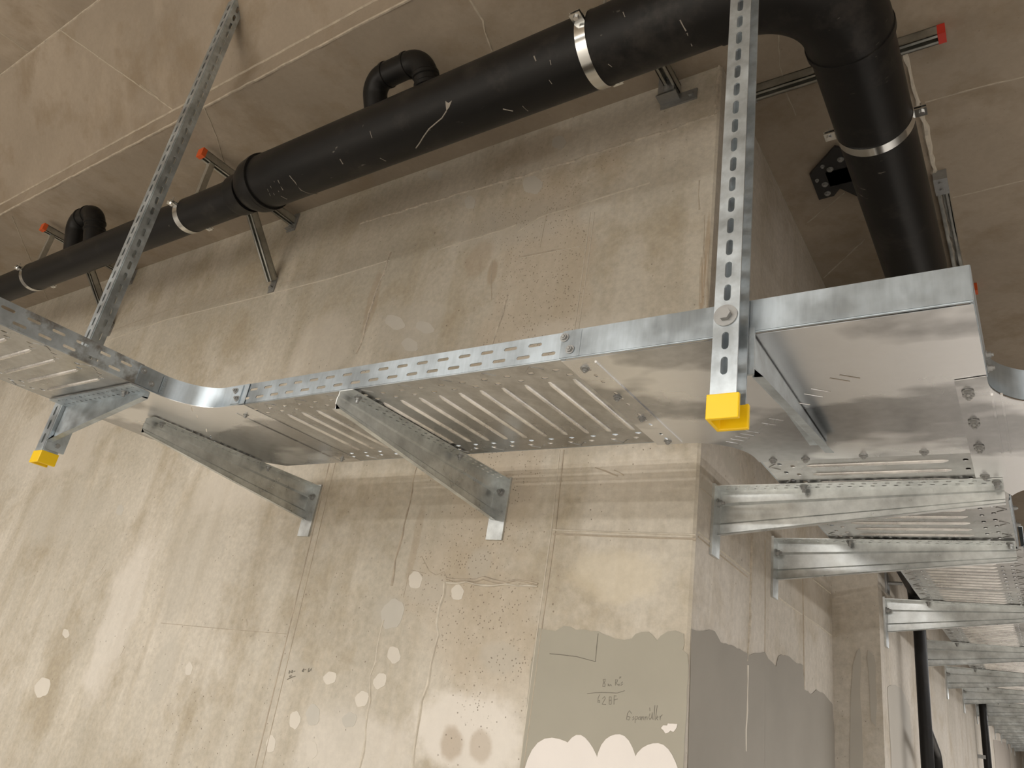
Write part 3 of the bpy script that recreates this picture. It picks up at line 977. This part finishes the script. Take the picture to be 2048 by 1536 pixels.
for p, d in (((-0.407, 0.6147, ZT + 0.026), (0, -1, 0)), ((-0.398, 0.6147, ZT + 0.010), (0, -1, 0)),
             ((-0.3925, 0.642, ZT - 0.001), (0, 0, -1)), ((-0.3925, 0.724, ZT - 0.001), (0, 0, -1)), ((-0.391, 0.791, ZT - 0.001), (0, 0, -1)), ((-0.390, 0.872, ZT - 0.001), (0, 0, -1)),
             ((-0.278, 0.966, ZT - 0.001), (0, 0, -1)), ((-0.236, 0.966, ZT - 0.001), (0, 0, -1)), ((-0.165, 0.962, ZT - 0.001), (0, 0, -1)), ((-0.097, 0.959, ZT - 0.001), (0, 0, -1))):
    hexbolt(tee, p, d, 0.0068, 0.005, 0.005)

mb = MB(); mb.box(W(-0.411, 0.6148, ZT + 0.001), W(-0.386, 0.6160, ZT + 0.0335)); mb.build('joint_plate', M['rail'], tee)

# add-on branch to the right
br = thing('tray_branch', W(0.2, 0.96, ZT), 'smooth add-on tray branch with curved corners leaving the tee to the right', 'tray branch', 'tray fittings')
mb = MB()
out = [(-0.052, 1.10), (-0.048, 0.762), (-0.020, 0.757)] + arc(0.05, 0.77, 0.070, 180, 90) [:1] + arc(0.05, 0.77, 0.070, 180, 270)[0:0]
out = [(-0.052, 1.085), (-0.047, 0.761), (-0.020, 0.757), (-0.020, 0.770)] + [(0.05 - 0.07 * math.cos(t), 0.77 + 0.07 * math.sin(t)) for t in (math.pi / 2 * k / 14 for k in range(15))][1:] \
      + [(0.7, 0.84), (0.7, 1.09), (0.05, 1.09)] + [(0.05 - 0.07 * math.sin(t), 1.16 - 0.07 * math.cos(t)) for t in (math.pi / 2 * k / 14 for k in range(15))][1:12] + [(-0.030, 1.10)]
mb.sheet(ms(out), [], Vector((0, 0, W(0, 0, ZT - 0.0024).z)), (1, 0, 0), (0, 1, 0), T)
for xx in (-0.0185, -0.0105):
    mb.obox(W(xx, 0.80, ZT - 0.0027), W(xx, 1.112, ZT - 0.0027), (1, 0, 0), 0.004, 0.004)
mb.build('tray_base', M['plate'], br)
curved_rail(br, [(-0.021, 0.752), (-0.020, 0.770)] + [(0.05 - 0.07 * math.cos(t), 0.77 + 0.07 * math.sin(t)) for t in (math.pi / 2 * k / 18 for k in range(19))][1:] + [(0.7, 0.84)], 1)
curved_rail(br, [(0.7, 1.09), (0.05, 1.09)] + [(0.05 - 0.07 * math.sin(t), 1.16 - 0.07 * math.cos(t)) for t in (math.pi / 2 * k / 18 for k in range(19))][1:] + [(-0.021, 1.18)], 1)
for y in (0.787, 0.797, 0.866, 0.876, 0.944, 0.953, 1.052):
    hexbolt(br, (-0.038 - (y - 0.79) * 0.012, y, ZT - 0.0026), (0, 0, -1), 0.0068, 0.005, 0.006)
for z in (0.010, 0.024):
    hexbolt(br, (-0.019, 0.765, ZT + z), (1, 0, 0), 0.006, 0.006, 0.006)

# wide tray leaving the tee along the side wall
tB = thing('cable_tray', W(-0.16, 1.2, ZT), 'wide ribbed cable tray just behind the tee, resting on the two nearest side wall brackets', 'cable tray', 'cable trays')
tray_base(tB, -0.297, -0.02, 0.968, 1.43, 'x', rib_pitch=0.0355, rib0=0.028, inset=0.052, hole_pitch=0.0345)
straight_rail(tB, (-0.297, 0.968), (-0.297, 1.43), (1, 0), (0.0, 0.0))
straight_rail(tB, (-0.02, 1.165), (-0.02, 1.43), (-1, 0), (0.0, 0.0))
for y in (1.19, 1.27, 1.36):
    hexbolt(tB, (-0.019, y, ZT + 0.02), (1, 0, 0), 0.006, 0.006, 0.006)

# narrower trays receding along the far wall
secs = [(1.42, 1.775), (1.772, 3.36), (3.357, 4.95), (4.947, 6.54), (6.537, 8.6)]
lab = ['narrow ribbed tray just beyond the second side bracket, partly hidden by it',
       'long narrow ribbed tray over the third and fourth brackets beside the thick black pipe',
       'narrow ribbed tray further along, above the fifth and sixth side brackets',
       'narrow ribbed tray in the distance above the small far brackets',
       'farthest narrow ribbed tray, nearly hidden behind the receding brackets']
for i, (a, b) in enumerate(secs):
    t = thing('cable_tray', W(-0.12, (a + b) / 2, ZT), lab[i], 'cable tray', 'cable trays')
    tray_base(t, -0.22, -0.012, a, b, 'x', rib_pitch=0.0262, rib0=0.02, inset=0.030 if 0 else 0.042, hole_pitch=0.030, z0=ZT - (0.001 if i == 1 else 0.0), holes=a < 3)
    straight_rail(t, (-0.22, a), (-0.22, b), (1, 0), (0.0, 0.0) if a < 3 else None)
    straight_rail(t, (-0.012, a), (-0.012, b), (-1, 0), (0.0, 0.0) if a < 3 else None)


# ------------------------------------------------------------------ wall brackets
def bracket(root, L, P, fwd=True, H0=0.072, H1=0.027, F=0.025, plate=True, bolts=((0.13, 0.012), (0.365, 0.012)), emb=0.0046, holes=True, mat='bracket'):
    """cantilever arm: P(u, s, z) gives a world point (survey offsets) for u out, s to the viewer's side, z up"""
    mb = MB()
    n = 9
    rings = []
    for k in range(n):
        f = k / (n - 1); u = 0.003 + (L - 0.003) * f
        H = H0 + (H1 - H0) * f
        a, b, e = 0.29 * H, 0.76 * H, emb * (1 - 0.6 * f)
        prof = [(0.0, -0.0006), (0.0, -a), (-e, -a - 0.0035 * (1 - 0.5 * f)), (-e, -b + 0.0035 * (1 - 0.5 * f)), (0.0, -b), (0.0, -H), (0.0085, -H - 0.0004)]
        back = [(s - 0.0016, z + (0.0016 if i == len(prof) - 1 else 0)) for i, (s, z) in enumerate(prof)][::-1]
        rings.append([P(u, s, z) for s, z in prof + back])
    mb.loft(rings)
    # perforated top flange
    O, U1, V1 = P(0.003, 0, 0), P(1.003, 0, 0) - P(0.003, 0, 0), P(0.003, 1, 0) - P(0.003, 0, 0)
    hl = []
    if holes:
        m = int(L / 0.0145)
        for k in range(1, m):
            for j, e in enumerate((0.30, 0.72)):
                hl.append(slot((k * 0.0145 + j * 0.005) * S, F * e * S, 0.013, 0.0080, 2))
    w2 = U1.cross(V1)
    mb.sheet(rectl(0, 0, (L - 0.003) * S, F * S), hl, O, U1, V1, -0.002 if w2.z > 0 else 0.002)
    arm = mb.build('arm', M[mat], root, True)
    if plate:
        mb = MB()
        c = [P(u, s, z) for u, s, z in ((0, -0.006, -0.106), (0.0042, -0.006, -0.106), (0.0042, 0.027, -0.106), (0, 0.027, -0.106))]
        mb.prism(c, P(0, 0, 0.003) - P(0, 0, -0.106))
        mb.build('wall_plate', M['bracket'], root)
        mb = MB()
        p = P(0.0042, 0.011, -0.024); d = (P(1, 0, 0) - P(0, 0, 0)).normalized()
        mb.cyl(p, d, 0.013, 0.003, 20); mb.cyl(p + d * 0.003, d, 0.0095, 0.009, 6); mb.cyl(p + d * 0.012, d, 0.005, 0.008, 10)
        mb.build('anchor_bolt', M['bolt'], root)
    for u, s in bolts:
        if u > L: continue
        mb = MB()
        p = P(u, s, -0.0012)
        mb.cyl(p, (0, 0, -1), 0.010, 0.002, 16); mb.cyl(p + Vector((0, 0, -0.002)), (0, 0, -1), 0.0075, 0.006, 6); mb.cyl(p + Vector((0, 0, -0.008)), (0, 0, -1), 0.0045, 0.008, 8)
        mb.build('mounting_bolt', M['bolt'], root)


ZB = ZT - 0.0028
pA = lambda x: (lambda u, s, z: W(x + s, 1 - u, ZB + z))
pB = lambda x, y: (lambda u, s, z: W(x + u, y - s, ZB + z))

b = thing('wall_bracket', W(-0.755, 1, ZB), 'tapered grey cantilever bracket on the front wall under the middle of the ribbed tray', 'bracket', 'front wall brackets')
bracket(b, 0.388, pA(-0.755))
c = copy_tree(b)
c.location = W(-1.236, 1, ZB)
c['label'] = 'tapered cantilever bracket on the front wall under the plain left bend'

b1 = thing('wall_bracket', W(XB, 1.085, ZB), 'nearest and largest cantilever bracket on the side wall, just behind the corner', 'bracket', 'side wall brackets')
bracket(b1, 0.372, pB(XB, 1.085))
c = copy_tree(b1)
c.location = W(XB, 1.397, ZB)
c['label'] = 'second cantilever bracket along the side wall, below and behind the nearest one'

b3 = thing('wall_bracket', W(XB2, 1.93, ZB), 'third side wall bracket, just above the top of the thick black upright pipe', 'bracket', 'side wall brackets')
bracket(b3, 0.290, pB(XB2, 1.93), bolts=((0.09, 0.01),))
labs = ['fourth side bracket, its wall end hidden by the thick black upright pipe', 'fifth side bracket, first one clear of the thick black pipe to its right',
        'sixth side bracket, next beyond the first one right of the thick pipe', 'seventh side bracket, directly over the top of the thinner far black pipe',
        'eighth side bracket, its wall end hidden by the thinner far black pipe', 'ninth side bracket, first one to the right of the thinner far pipe',
        'tenth side bracket, second one right of the thinner far pipe', 'eleventh side bracket, third one right of the thinner far pipe',
        'twelfth side bracket, second last of the visible row in the distance', 'farthest small bracket of the side wall row']
for y, l in zip((2.53, 3.12, 3.70, 4.31, 4.91, 5.51, 6.10, 6.70, 7.30, 7.85), labs):
    c = copy_tree(b3)
    c.location = W(XB2, y, ZB)
    c['label'] = l


# ------------------------------------------------------------------ hangers
def u_sheet(mb, O, U, V, w, L, phase):
    hl = []
    n = int(L / (0.0255 * S)) + 1
    for k in range(n):
        v = (k * 0.0255 + phase) * S
        if 0.012 * S < v < L - 0.012 * S: hl.append(slot(w / 2, v, 0.0180 * S, 0.0066 * S, 5, True))
    mb.sheet(rectl(0, 0, w, L), hl, O, U, V, 0.0035)


def u_cap(parent, pts_open, z0, z1, label):
    """open C of plastic; pts_open: survey corner loop of the outer/inner outline"""
    mb = MB()
    mb.prism([W(x, y, z0) for x, y in pts_open], Vector((0, 0, (z1 - z0) * S)))
    o = mb.build('end_cap', M['yellow'], parent, False, label)
    bv = o.modifiers.new('bevel', 'BEVEL'); bv.width = 0.0018; bv.segments = 2
    return o


hr = thing('ceiling_hanger', W(-0.2125, 0.6, 0.276), 'slotted galvanised hanger post with yellow foot cap right in front of the tee', 'hanger post', 'hanger posts')
x0, x1, y0, y1, zb = -0.2245, -0.2005, 0.5855, 0.6115, 0.268
Lh = (1.262 - zb) * S
mb = MB()
u_sheet(mb, W(x0, y0, zb), (1, 0, 0), (0, 0, 1), (x1 - x0) * S, Lh, 0.012)
u_sheet(mb, W(x0, y1, zb), (1, 0, 0), (0, 0, 1), (x1 - x0) * S, Lh, 0.003)
u_sheet(mb, W(x0, y0, zb), (0, 1, 0), (0, 0, 1), (y1 - y0) * S, Lh, 0.012)
mb.build('post', M['hanger'], hr)
t = 0.0036; e = 0.0028
u_cap(hr, [(x1 + e, y0 - e), (x0 - e, y0 - e), (x0 - e, y1 + e), (x1 + e, y1 + e), (x1 + e, y1 + e - t * 1.3), (x0 - e + t, y1 + e - t * 1.3), (x0 - e + t, y0 - e + t * 1.3), (x1 + e, y0 - e + t * 1.3)],
      zb - 0.014, zb + 0.010, 'yellow plastic end cap')
mb = MB()
p = W(-0.213, y0, 0.357) + Vector((0, -0.0034, 0)); d = Vector((0, -1, 0))
mb.cyl(p, d, 0.021, 0.003, 28); mb.cyl(p + d * 0.003, d, 0.0115, 0.009, 6)
mb.build('washer_bolt', M['bolt'], hr, False, 'hexagon bolt with wide washer')

hl_ = thing('ceiling_hanger', W(-1.376, 0.54, 0.262), 'long slanting-looking slotted hanger post with yellow foot cap at the far left', 'hanger post', 'hanger posts')
x0, x1, y0, y1, zb = -1.3945, -1.3685, 0.529, 0.553, 0.262
Lh = (1.362 - zb) * S
mb = MB()
u_sheet(mb, W(x0, y0, zb), (1, 0, 0), (0, 0, 1), (x1 - x0) * S, Lh, 0.004)
u_sheet(mb, W(x0, y0, zb), (0, 1, 0), (0, 0, 1), (y1 - y0) * S, Lh, 0.004)
u_sheet(mb, W(x1, y0, zb), (0, 1, 0), (0, 0, 1), (y1 - y0) * S, Lh, 0.004)
mb.build('post', M['hanger'], hl_)
u_cap(hl_, [(x0 - e, y1 + e), (x0 - e, y0 - e), (x1 + e, y0 - e), (x1 + e, y1 + e), (x1 + e - t * 1.3, y1 + e), (x1 + e - t * 1.3, y0 - e + t), (x0 - e + t * 1.3, y0 - e + t), (x0 - e + t * 1.3, y1 + e)],
      zb - 0.014, zb + 0.007, 'yellow plastic end cap')

ha = thing('hanger_arm', W(-0.197, 0.618, ZB), 'short tapered arm bolted to the right hanger and carrying the plain tee', 'support arm', 'hanger arms')
pH = lambda u, s, z: W(-0.197 + s, 0.618 + u, ZB + z)
bracket(ha, 0.292, pH, H0=0.042, H1=0.012, F=-0.020, plate=False, bolts=(), emb=0.0, holes=False, mat='hanger')
mb = MB()
mb.box(W(-0.230, 0.6135, 0.309), W(-0.1955, 0.6165, 0.358))
mb.build('mounting_plate', M['hanger'], ha)
for z in (0.322, 0.345):
    mb = MB()
    mb.cyl(W(-0.205, 0.6136, z), (0, -1, 0), 0.006, 0.006, 6)
    mb.build('mounting_bolt', M['bolt'], ha)

hb = thing('hanger_arm', W(-1.368, 0.541, ZB), 'bright tapered arm reaching from the left hanger under the forward tray end', 'support arm', 'hanger arms')
pL = lambda u, s, z: W(-1.364 + u, 0.533 - s, ZB + z)
bracket(hb, 0.266, pL, H0=0.066, H1=0.012, F=0.030, plate=False, bolts=((0.22, 0.014),), emb=0.0, mat='hanger')
mb = MB()
mb.box(W(-1.3665, 0.527, 0.272), W(-1.3625, 0.560, 0.352))
mb.build('mounting_plate', M['hanger'], hb)
mb = MB()
mb.cyl(W(-1.3625, 0.545, 0.282), (1, 0, 0), 0.008, 0.007, 6)
mb.build('mounting_bolt', M['bolt'], hb)

# ------------------------------------------------------------------ drain pipe
YP, ZP, RB, RS = 0.727, 0.979, 0.0592, 0.0418
ZPS = 0.967
XP = -0.148
RE = 0.125
dp = thing('drain_pipe', W(-1.0, YP, ZP), 'thick black drain pipe hung below the ceiling, widening at a reducer and turning the corner', 'pipe')
mb = MB(); mb.tube([W(-7, YP, ZPS), W(-1.405, YP, ZPS)], RS * S, 40); mb.build('narrow_pipe', M['pipe'], dp, True)
mb = MB()
mb.lathe(W(-1.43, YP, (ZP + ZPS) / 2 - 0.003), (1, 0, 0), [(0, RS * S), (0.0005, 0.0462 * S), (0.012, 0.0470 * S), (0.075, 0.0475 * S), (0.078, 0.0495 * S)][:4], 44)
mb.lathe(W(-1.39, YP, ZP - 0.002), (1, 0, 0), [(0, 0.0475 * S), (0.012, 0.052 * S), (0.05, 0.0605 * S), (0.075, 0.0622 * S), (0.10, 0.0622 * S)], 44)
mb.lathe(W(-1.338, YP, ZP), (1, 0, 0), [(0, 0.060 * S), (0.001, 0.0638 * S), (0.018, 0.0638 * S), (0.02, 0.060 * S)], 44)
mb.build('reducer', M['pipe'], dp, True)
mb = MB()
path = [W(XP - RE, YP, ZP)]
for k in range(17):
    a = math.pi / 2 * k / 16
    path.append(W(XP - RE + RE * math.sin(a), YP + RE - RE * math.cos(a), ZP))
mb.tube([W(XP - RE - 0.03, YP, ZP)] + path[1:] + [W(XP, YP + RE + 0.02, ZP)], RB * S * 1.035, 48)
mb.lathe(W(XP, YP + RE + 0.01, ZP), (0, 1, 0), [(0, RB * S * 1.03), (0.001, RB * S * 1.065), (0.02, RB * S * 1.065), (0.022, RB * S)], 48)
mb.build('elbow', M['pipe'], dp, True)
mb = MB(); mb.tube([W(XP, YP + RE, ZP), W(XP, 8.9, ZP)], RB * S, 48); mb.build('side_pipe', M['pipe'], dp, True)


def on_pipe(px, py, lift=0.0006):
    """metres: where a sight line meets the wide pipe's skin"""
    d = ray(px, py)
    a = d[1] ** 2 + d[2] ** 2; b = -2 * (d[1] * YP + d[2] * ZP); c = YP ** 2 + ZP ** 2 - RB ** 2
    t = (-b - math.sqrt(max(b * b - 4 * a * c, 0.0))) / (2 * a)
    p = d * t
    n = Vector((0, p[1] - YP, p[2] - ZP)).normalized()
    return W(*p) + n * lift


def offset_branch(xl, xr, r, zp, ytop):
    """short offset made of two elbows that joins the main pipe from the ceiling side"""
    mb = MB()
    zt = 1.100
    path = fillet([W(xl - 0.004, YP + 0.010, zp - 0.01), W(xl, ytop, zt), W(xr, ytop, zt), W(xr + 0.008, YP + 0.005, zp)], 0.034 * S, 8)
    mb.tube(path, r * S, 28)
    for p, d in ((W(xl + 0.034, ytop, zt), (1, 0, 0)), (W(xr - 0.034, ytop, zt), (-1, 0, 0))):
        mb.lathe(p, d, [(-0.002, r * S), (0, r * S * 1.08), (0.011, r * S * 1.08), (0.013, r * S)], 28)
    q0, q1 = W(xr, ytop, zt), W(xr + 0.008, YP + 0.005, zp)
    d = (q1 - q0).normalized()
    for f in (0.030, 0.050):
        mb.lathe(q0 + d * f * S, d, [(-0.004, r * S), (0, r * S * 1.09), (0.012, r * S * 1.09), (0.016, r * S)], 28)
    return mb.build('offset_branch', M['pipe'], dp, True)


# long wide pipe with its scuffs and a torn scrap of tape
mb = MB(); mb.tube([W(-1.335, YP, ZP), W(XP - RE + 0.01, YP, ZP)], RB * S, 48)
mb.mi = 1
mb.prism([on_pipe(*q, 0.0) for q in ((891, 202), (897, 206), (904, 201), (899, 214), (893, 222), (892, 213))], Vector((0, -0.0008, -0.0008)))
marks = [[(893, 222), (884, 236), (872, 246), (858, 258), (848, 272), (838, 288), (832, 296)], [(579, 351), (590, 364), (602, 380), (616, 386), (634, 388)],
         [(548, 362), (558, 384)], [(541, 372), (549, 390)], [(556, 360), (566, 380)], [(535, 378), (541, 392)], [(562, 392), (574, 398)],
         [(740, 262), (744, 276)], [(1068, 112), (1072, 122)], [(1098, 160), (1104, 168)], [(1006, 218), (1026, 222)], [(1045, 212), (1056, 222)], [(1100, 120), (1102, 130)],
         [(1216, 128), (1224, 134)], [(1360, 40), (1372, 62)], [(1374, 66), (1384, 92)], [(1246, 24), (1250, 34)], [(760, 316), (772, 322)], [(680, 318), (686, 328)]]
for m_ in marks:
    mb.tube([on_pipe(*q, 0.0) for q in m_], random.uniform(0.0010, 0.0022), 6)
mb.mi = 0
mb.build('wide_pipe', [M['pipe'], M['scuff']], dp, True)
offset_branch(-1.002, -0.872, 0.0245, 1.02, 0.690)
offset_branch(-2.235, -2.125, 0.0270, 0.985, 0.700)


# ------------------------------------------------------------------ channels, clamps, strut frames
CH = 0.0215


def channel(mb, a, b, open_dir, w=CH, th=0.0022, lip=0.0065):
    """C-shaped mounting channel from a to b, open towards open_dir (survey points)"""
    a, b = W(*a), W(*b)
    d = (b - a).normalized()
    o = Vector(open_dir); o = (o - d * o.dot(d)).normalized()
    s = d.cross(o).normalized()
    w = w * S
    t = th * S
    mb.obox(a - o * (w / 2 - t / 2), b - o * (w / 2 - t / 2), s, w, t)
    for q in (-1, 1):
        mb.obox(a + s * q * (w / 2 - t / 2), b + s * q * (w / 2 - t / 2), s, t, w)
        mb.obox(a + o * (w / 2 - t / 2) + s * q * (w / 2 - lip * S / 2), b + o * (w / 2 - t / 2) + s * q * (w / 2 - lip * S / 2), s, lip * S, t)


def cap_box(mb, a, d, w=CH * 1.06, l=0.012):
    a = W(*a); d = Vector(d).normalized()
    s = d.orthogonal()
    if abs(d.z) < 0.9: s = d.cross(Vector((0, 0, 1)))
    mb.obox(a, a + d * l * S, s, w * S, w * S)


def strut_frame(x, label):
    za = 1.136
    r = thing('strut_bracket', W(x, 1, za), label, 'strut bracket', 'pipe strut brackets')
    mb = MB(); channel(mb, (x, 0.996, za), (x, 0.700, za), (0, 0, -1)); mb.build('arm', M['strut'], r)
    mb = MB(); channel(mb, (x, 0.993, 0.938), (x, 0.835, 1.122), (0, -1, -0.8), 0.0215); mb.build('brace', M['strut'], r)
    mb = MB(); mb.box(W(x - 0.007, YP - 0.007, ZPS + RS), W(x + 0.007, YP + 0.007, za - CH / 2)); mb.build('drop_rod', M['strut'], r)
    mb = MB(); cap_box(mb, (x, 0.702, za), (0, -1, 0)); mb.build('end_cap', M['orange'], r, False, 'orange plastic end cap')
    mb = MB()
    mb.box(W(x - 0.017, 0.996, za - 0.032), W(x + 0.017, 1.0, za + 0.024))
    mb.box(W(x - 0.013, 0.985, za - 0.028), W(x + 0.013, 0.998, za - 0.026))
    mb.cyl(W(x, 0.996, za - 0.024), (0, -1, 0), 0.010, 0.012, 6)
    mb.build('foot_plate', M['bolt'], r)
    mb = MB()
    mb.box(W(x - 0.012, 0.997, 0.905), W(x + 0.012, 1.0, 0.950))
    mb.cyl(W(x, 0.997, 0.918), (0, -1, 0), 0.010, 0.014, 6)
    mb.build('foot_plate', M['bolt'], r)
    return r


strut_frame(-1.62, 'orange-capped strut bracket with diagonal brace behind the pipe reducer')
strut_frame(-2.466, 'orange-capped strut bracket with diagonal brace crossing behind the left hanger')

r = thing('strut_bracket', W(-0.485, 1, 1.136), 'strut bracket above the wide pipe with only its bolted wall foot showing', 'strut bracket', 'pipe strut brackets')
mb = MB(); channel(mb, (-0.485, 0.996, 1.136), (-0.485, 0.700, 1.136), (0, 0, -1)); mb.build('arm', M['strut'], r)
mb = MB()
mb.box(W(-0.510, 0.972, 1.112), W(-0.478, 0.976, 1.160))
mb.box(W(-0.514, 0.972, 1.110), W(-0.474, 1.0, 1.114))
mb.box(W(-0.514, 0.996, 1.100), W(-0.440, 1.0, 1.125))
for (x, z) in ((-0.493, 1.148), (-0.493, 1.124)): mb.cyl(W(x, 0.972, z), (0, -1, 0), 0.012, 0.010, 6)
mb.cyl(W(-0.452, 0.996, 1.113), (0, -1, 0), 0.011, 0.010, 6)
mb.build('foot_plate', M['bolt'], r)
mb = MB(); mb.cyl(W(-0.497, YP, ZP + RB), (0, 0, 1), 0.006, (1.125 - ZP - RB) * S, 10); mb.build('drop_rod', M['strut'], r)


def clamp(center, axis, rad, label, lugs=True):
    """two-piece pipe clamp around a horizontal pipe"""
    c0 = W(*center)
    r = thing('pipe_clamp', c0, label, 'pipe clamp', 'pipe clamps')
    ax = Vector(axis); side = Vector((0, 0, 1)).cross(ax).normalized()
    R = rad * S
    w = 0.0185 * S
    n = 48
    mb = MB()
    prof = ((-w / 2, R + 0.0005), (w / 2, R + 0.0005), (w / 2, R + 0.003), (-w / 2, R + 0.003))
    rings = []
    for k in range(n + 1):
        a = 2 * math.pi * k / n
        dr = side * math.cos(a) + Vector((0, 0, 1)) * math.sin(a)
        rings.append([c0 + ax * q + dr * rr for q, rr in prof])
    mb.loft(rings, True, False)
    mb.build('band', M['chrome'], r, True)
    for q in (-1, 1):
        mb = MB()
        p = c0 + side * q * (R + 0.002)
        for dz in (-0.006, 0.004):
            mb.obox(p + Vector((0, 0, dz)), p + side * q * 0.034 + Vector((0, 0, dz)), ax, w, 0.003)
        o = mb.build('lug', M['chrome'], r)
        mb = MB()
        pc = p + side * q * 0.020
        mb.cyl(pc + Vector((0, 0, -0.0075)), (0, 0, -1), 0.0085, 0.006, 6)
        mb.cyl(pc + Vector((0, 0, -0.012)), (0, 0, 1), 0.0042, 0.040, 8)
        mb.build('lug_screw', M['bright'], o)
    return r


clamp((-0.497, YP, ZP), (1, 0, 0), RB, 'shiny clamp band around the wide pipe, upper centre of the photo')
clamp((-1.62, YP, ZPS), (1, 0, 0), RS, 'shiny clamp band around the narrow pipe, just left of the reducer')
clamp((-2.44, YP, ZPS), (1, 0, 0), RS, 'shiny clamp band around the narrow pipe at the far left edge')
clamp((XP, 1.062, ZP), (0, 1, 0), RB, 'clamp band around the side pipe beyond the black elbow')

# channels on the ceiling of the side passage
r = thing('ceiling_channel', W(-0.2, 1.085, ZC), 'red-capped slotted channel on the ceiling crossing above the side pipe', 'mounting channel', 'ceiling channels')
mb = MB(); channel(mb, (-0.362, 1.082, ZC - CH / 2), (-0.045, 1.082, ZC - CH / 2), (0, 0, -1)); mb.build('channel', M['strut'], r)
mb = MB(); cap_box(mb, (-0.0455, 1.082, ZC - CH / 2), (1, 0, 0)); mb.build('end_cap', M['red'], r, False, 'red plastic end cap')
mb = MB()
mb.box(W(-0.385, 1.068, ZC - CH - 0.002), W(-0.356, 1.096, ZC - CH + 0.001))
mb.box(W(-0.395, 1.060, ZC - CH - 0.006), W(-0.391, 1.104, ZC))
mb.cyl(W(-0.370, 1.082, ZC - CH - 0.002), (0, 0, -1), 0.012, 0.009, 6)
mb.build('foot_plate', M['bolt'], r)
mb = MB(); mb.cyl(W(XP, 1.072, ZP + RB), (0, 0, 1), 0.006, (ZC - CH - ZP - RB) * S, 10); mb.build('drop_rod', M['strut'], r)

r = thing('ceiling_channel', W(-0.085, 1.68, ZC), 'slotted channel lying lengthwise on the ceiling right of the side pipe', 'mounting channel', 'ceiling channels')
mb = MB(); channel(mb, (-0.083, 1.50, ZC - CH / 2), (-0.083, 1.84, ZC - CH / 2), (0, 0, -1)); mb.build('channel', M['strut'], r)
for (ya, yb, ys) in ((1.455, 1.51, (1.468, 1.492)), (1.835, 1.885, (1.865,))):
    mb = MB()
    mb.box(W(-0.096, ya, ZC - CH - 0.002), W(-0.070, yb, ZC - CH))
    mb.box(W(-0.096, ya if ya < 1.6 else yb - 0.003, ZC - CH), W(-0.070, ya + 0.003 if ya < 1.6 else yb, ZC))
    for yy in ys: mb.cyl(W(-0.083, yy, ZC - CH - 0.002), (0, 0, -1), 0.008, 0.006, 6)
    mb.build('end_bracket', M['bolt'], r)

r = thing('ceiling_channel', W(-0.07, 1.95, ZC), 'short channel end with brownish cap showing over the right rim of the tee', 'mounting channel', 'ceiling channels')
mb = MB(); channel(mb, (-0.29, 1.945, ZC - CH / 2), (-0.062, 1.945, ZC - CH / 2), (0, 0, -1)); mb.build('channel', M['strut'], r)
mb = MB(); cap_box(mb, (-0.0625, 1.945, ZC - CH / 2), (1, 0, 0)); mb.build('end_cap', M['orange'], r, False, 'orange plastic end cap')

# black steel gusset on the ceiling
r = thing('gusset_plate', W(-0.28, 1.37, ZC), 'black steel gusset plate with six bolts left of the side pipe', 'steel plate')
mb = MB()
zg = ZC - 0.012
pts = [at(px, py, 2, zg) for px, py in ((1669, 294), (1700, 300), (1730, 330), (1735, 402), (1712, 392), (1680, 377), (1668, 392), (1638, 400), (1619, 350))]
mb.prism([W(*p) for p in pts], Vector((0, 0, 0.010)))
mb.box(W(-0.29, 1.36, zg), W(-0.24, 1.41, ZC))
mb.build('plate', M['black'], r)
for px, py in ((1681, 318), (1660, 338), (1650, 368), (1655, 386), (1645, 332), (1634, 360)):
    mb = MB()
    p = W(*at(px, py, 2, zg))
    q = 0.013 if (px, py) not in ((1645, 332), (1634, 360)) else 0.008
    mb.cyl(p, (0, 0, -1), q, 0.004, 16); mb.cyl(p + Vector((0, 0, -0.004)), (0, 0, -1), q * 0.7, 0.006, 6)
    mb.build('bolt', M['bolt'], r)

# upright pipes at the far wall
v = thing('upright_pipe', W(-0.25, 2.11, ZF), 'thick black upright pipe in front of the far wall with a branch near the bottom', 'pipe', 'upright pipes')
mb = MB()
mb.tube([W(-0.25, 2.11, ZF), W(-0.25, 2.11, 0.37)], 0.0140 * S, 24)
mb.build('pipe', M['pipe'], v, True)
mb = MB()
mb.tube(fillet([W(-0.25, 2.11, 0.36), W(-0.25, 2.11, 0.415), W(-0.248, 1.90, 0.425), W(-0.248, 1.80, 0.425)], 0.05 * S, 8), 0.0215 * S, 24)
mb.build('elbow', M['pipe'], v, True)
mb = MB()
mb.tube(fillet([W(-0.25, 2.11, 0.10), W(-0.25, 2.285, 0.045), W(-0.25, 2.285, -0.16)], 0.04 * S, 8), 0.0125 * S, 20)
mb.lathe(W(-0.25, 2.285, 0.012), (0, 0, -1), [(0, 0.0125 * S), (0.002, 0.0155 * S), (0.05, 0.0155 * S), (0.052, 0.0125 * S)], 20)
mb.build('branch', M['pipe'], v, True)
mb = MB()
mb.box(W(XB2, 1.945, 0.372), W(XB2 + 0.004, 1.985, 0.420))
mb.cyl(W(XB2, 1.965, 0.398), (1, 0, 0), 0.008, 0.034 * S, 10)
mb.build('pipe_holder', M['bolt'], v)

v = thing('upright_pipe', W(-0.262, 4.18, ZF), 'thinner-looking black upright pipe farther along the far wall', 'pipe', 'upright pipes')
mb = MB()
mb.tube([W(-0.262, 4.18, ZF), W(-0.262, 4.18, 0.50)], 0.0155 * S, 24)
mb.build('pipe', M['pipe'], v, True)
mb = MB()
mb.box(W(XB2, 4.165, 0.10), W(-0.262, 4.195, 0.115))
mb.build('pipe_holder', M['bolt'], v)
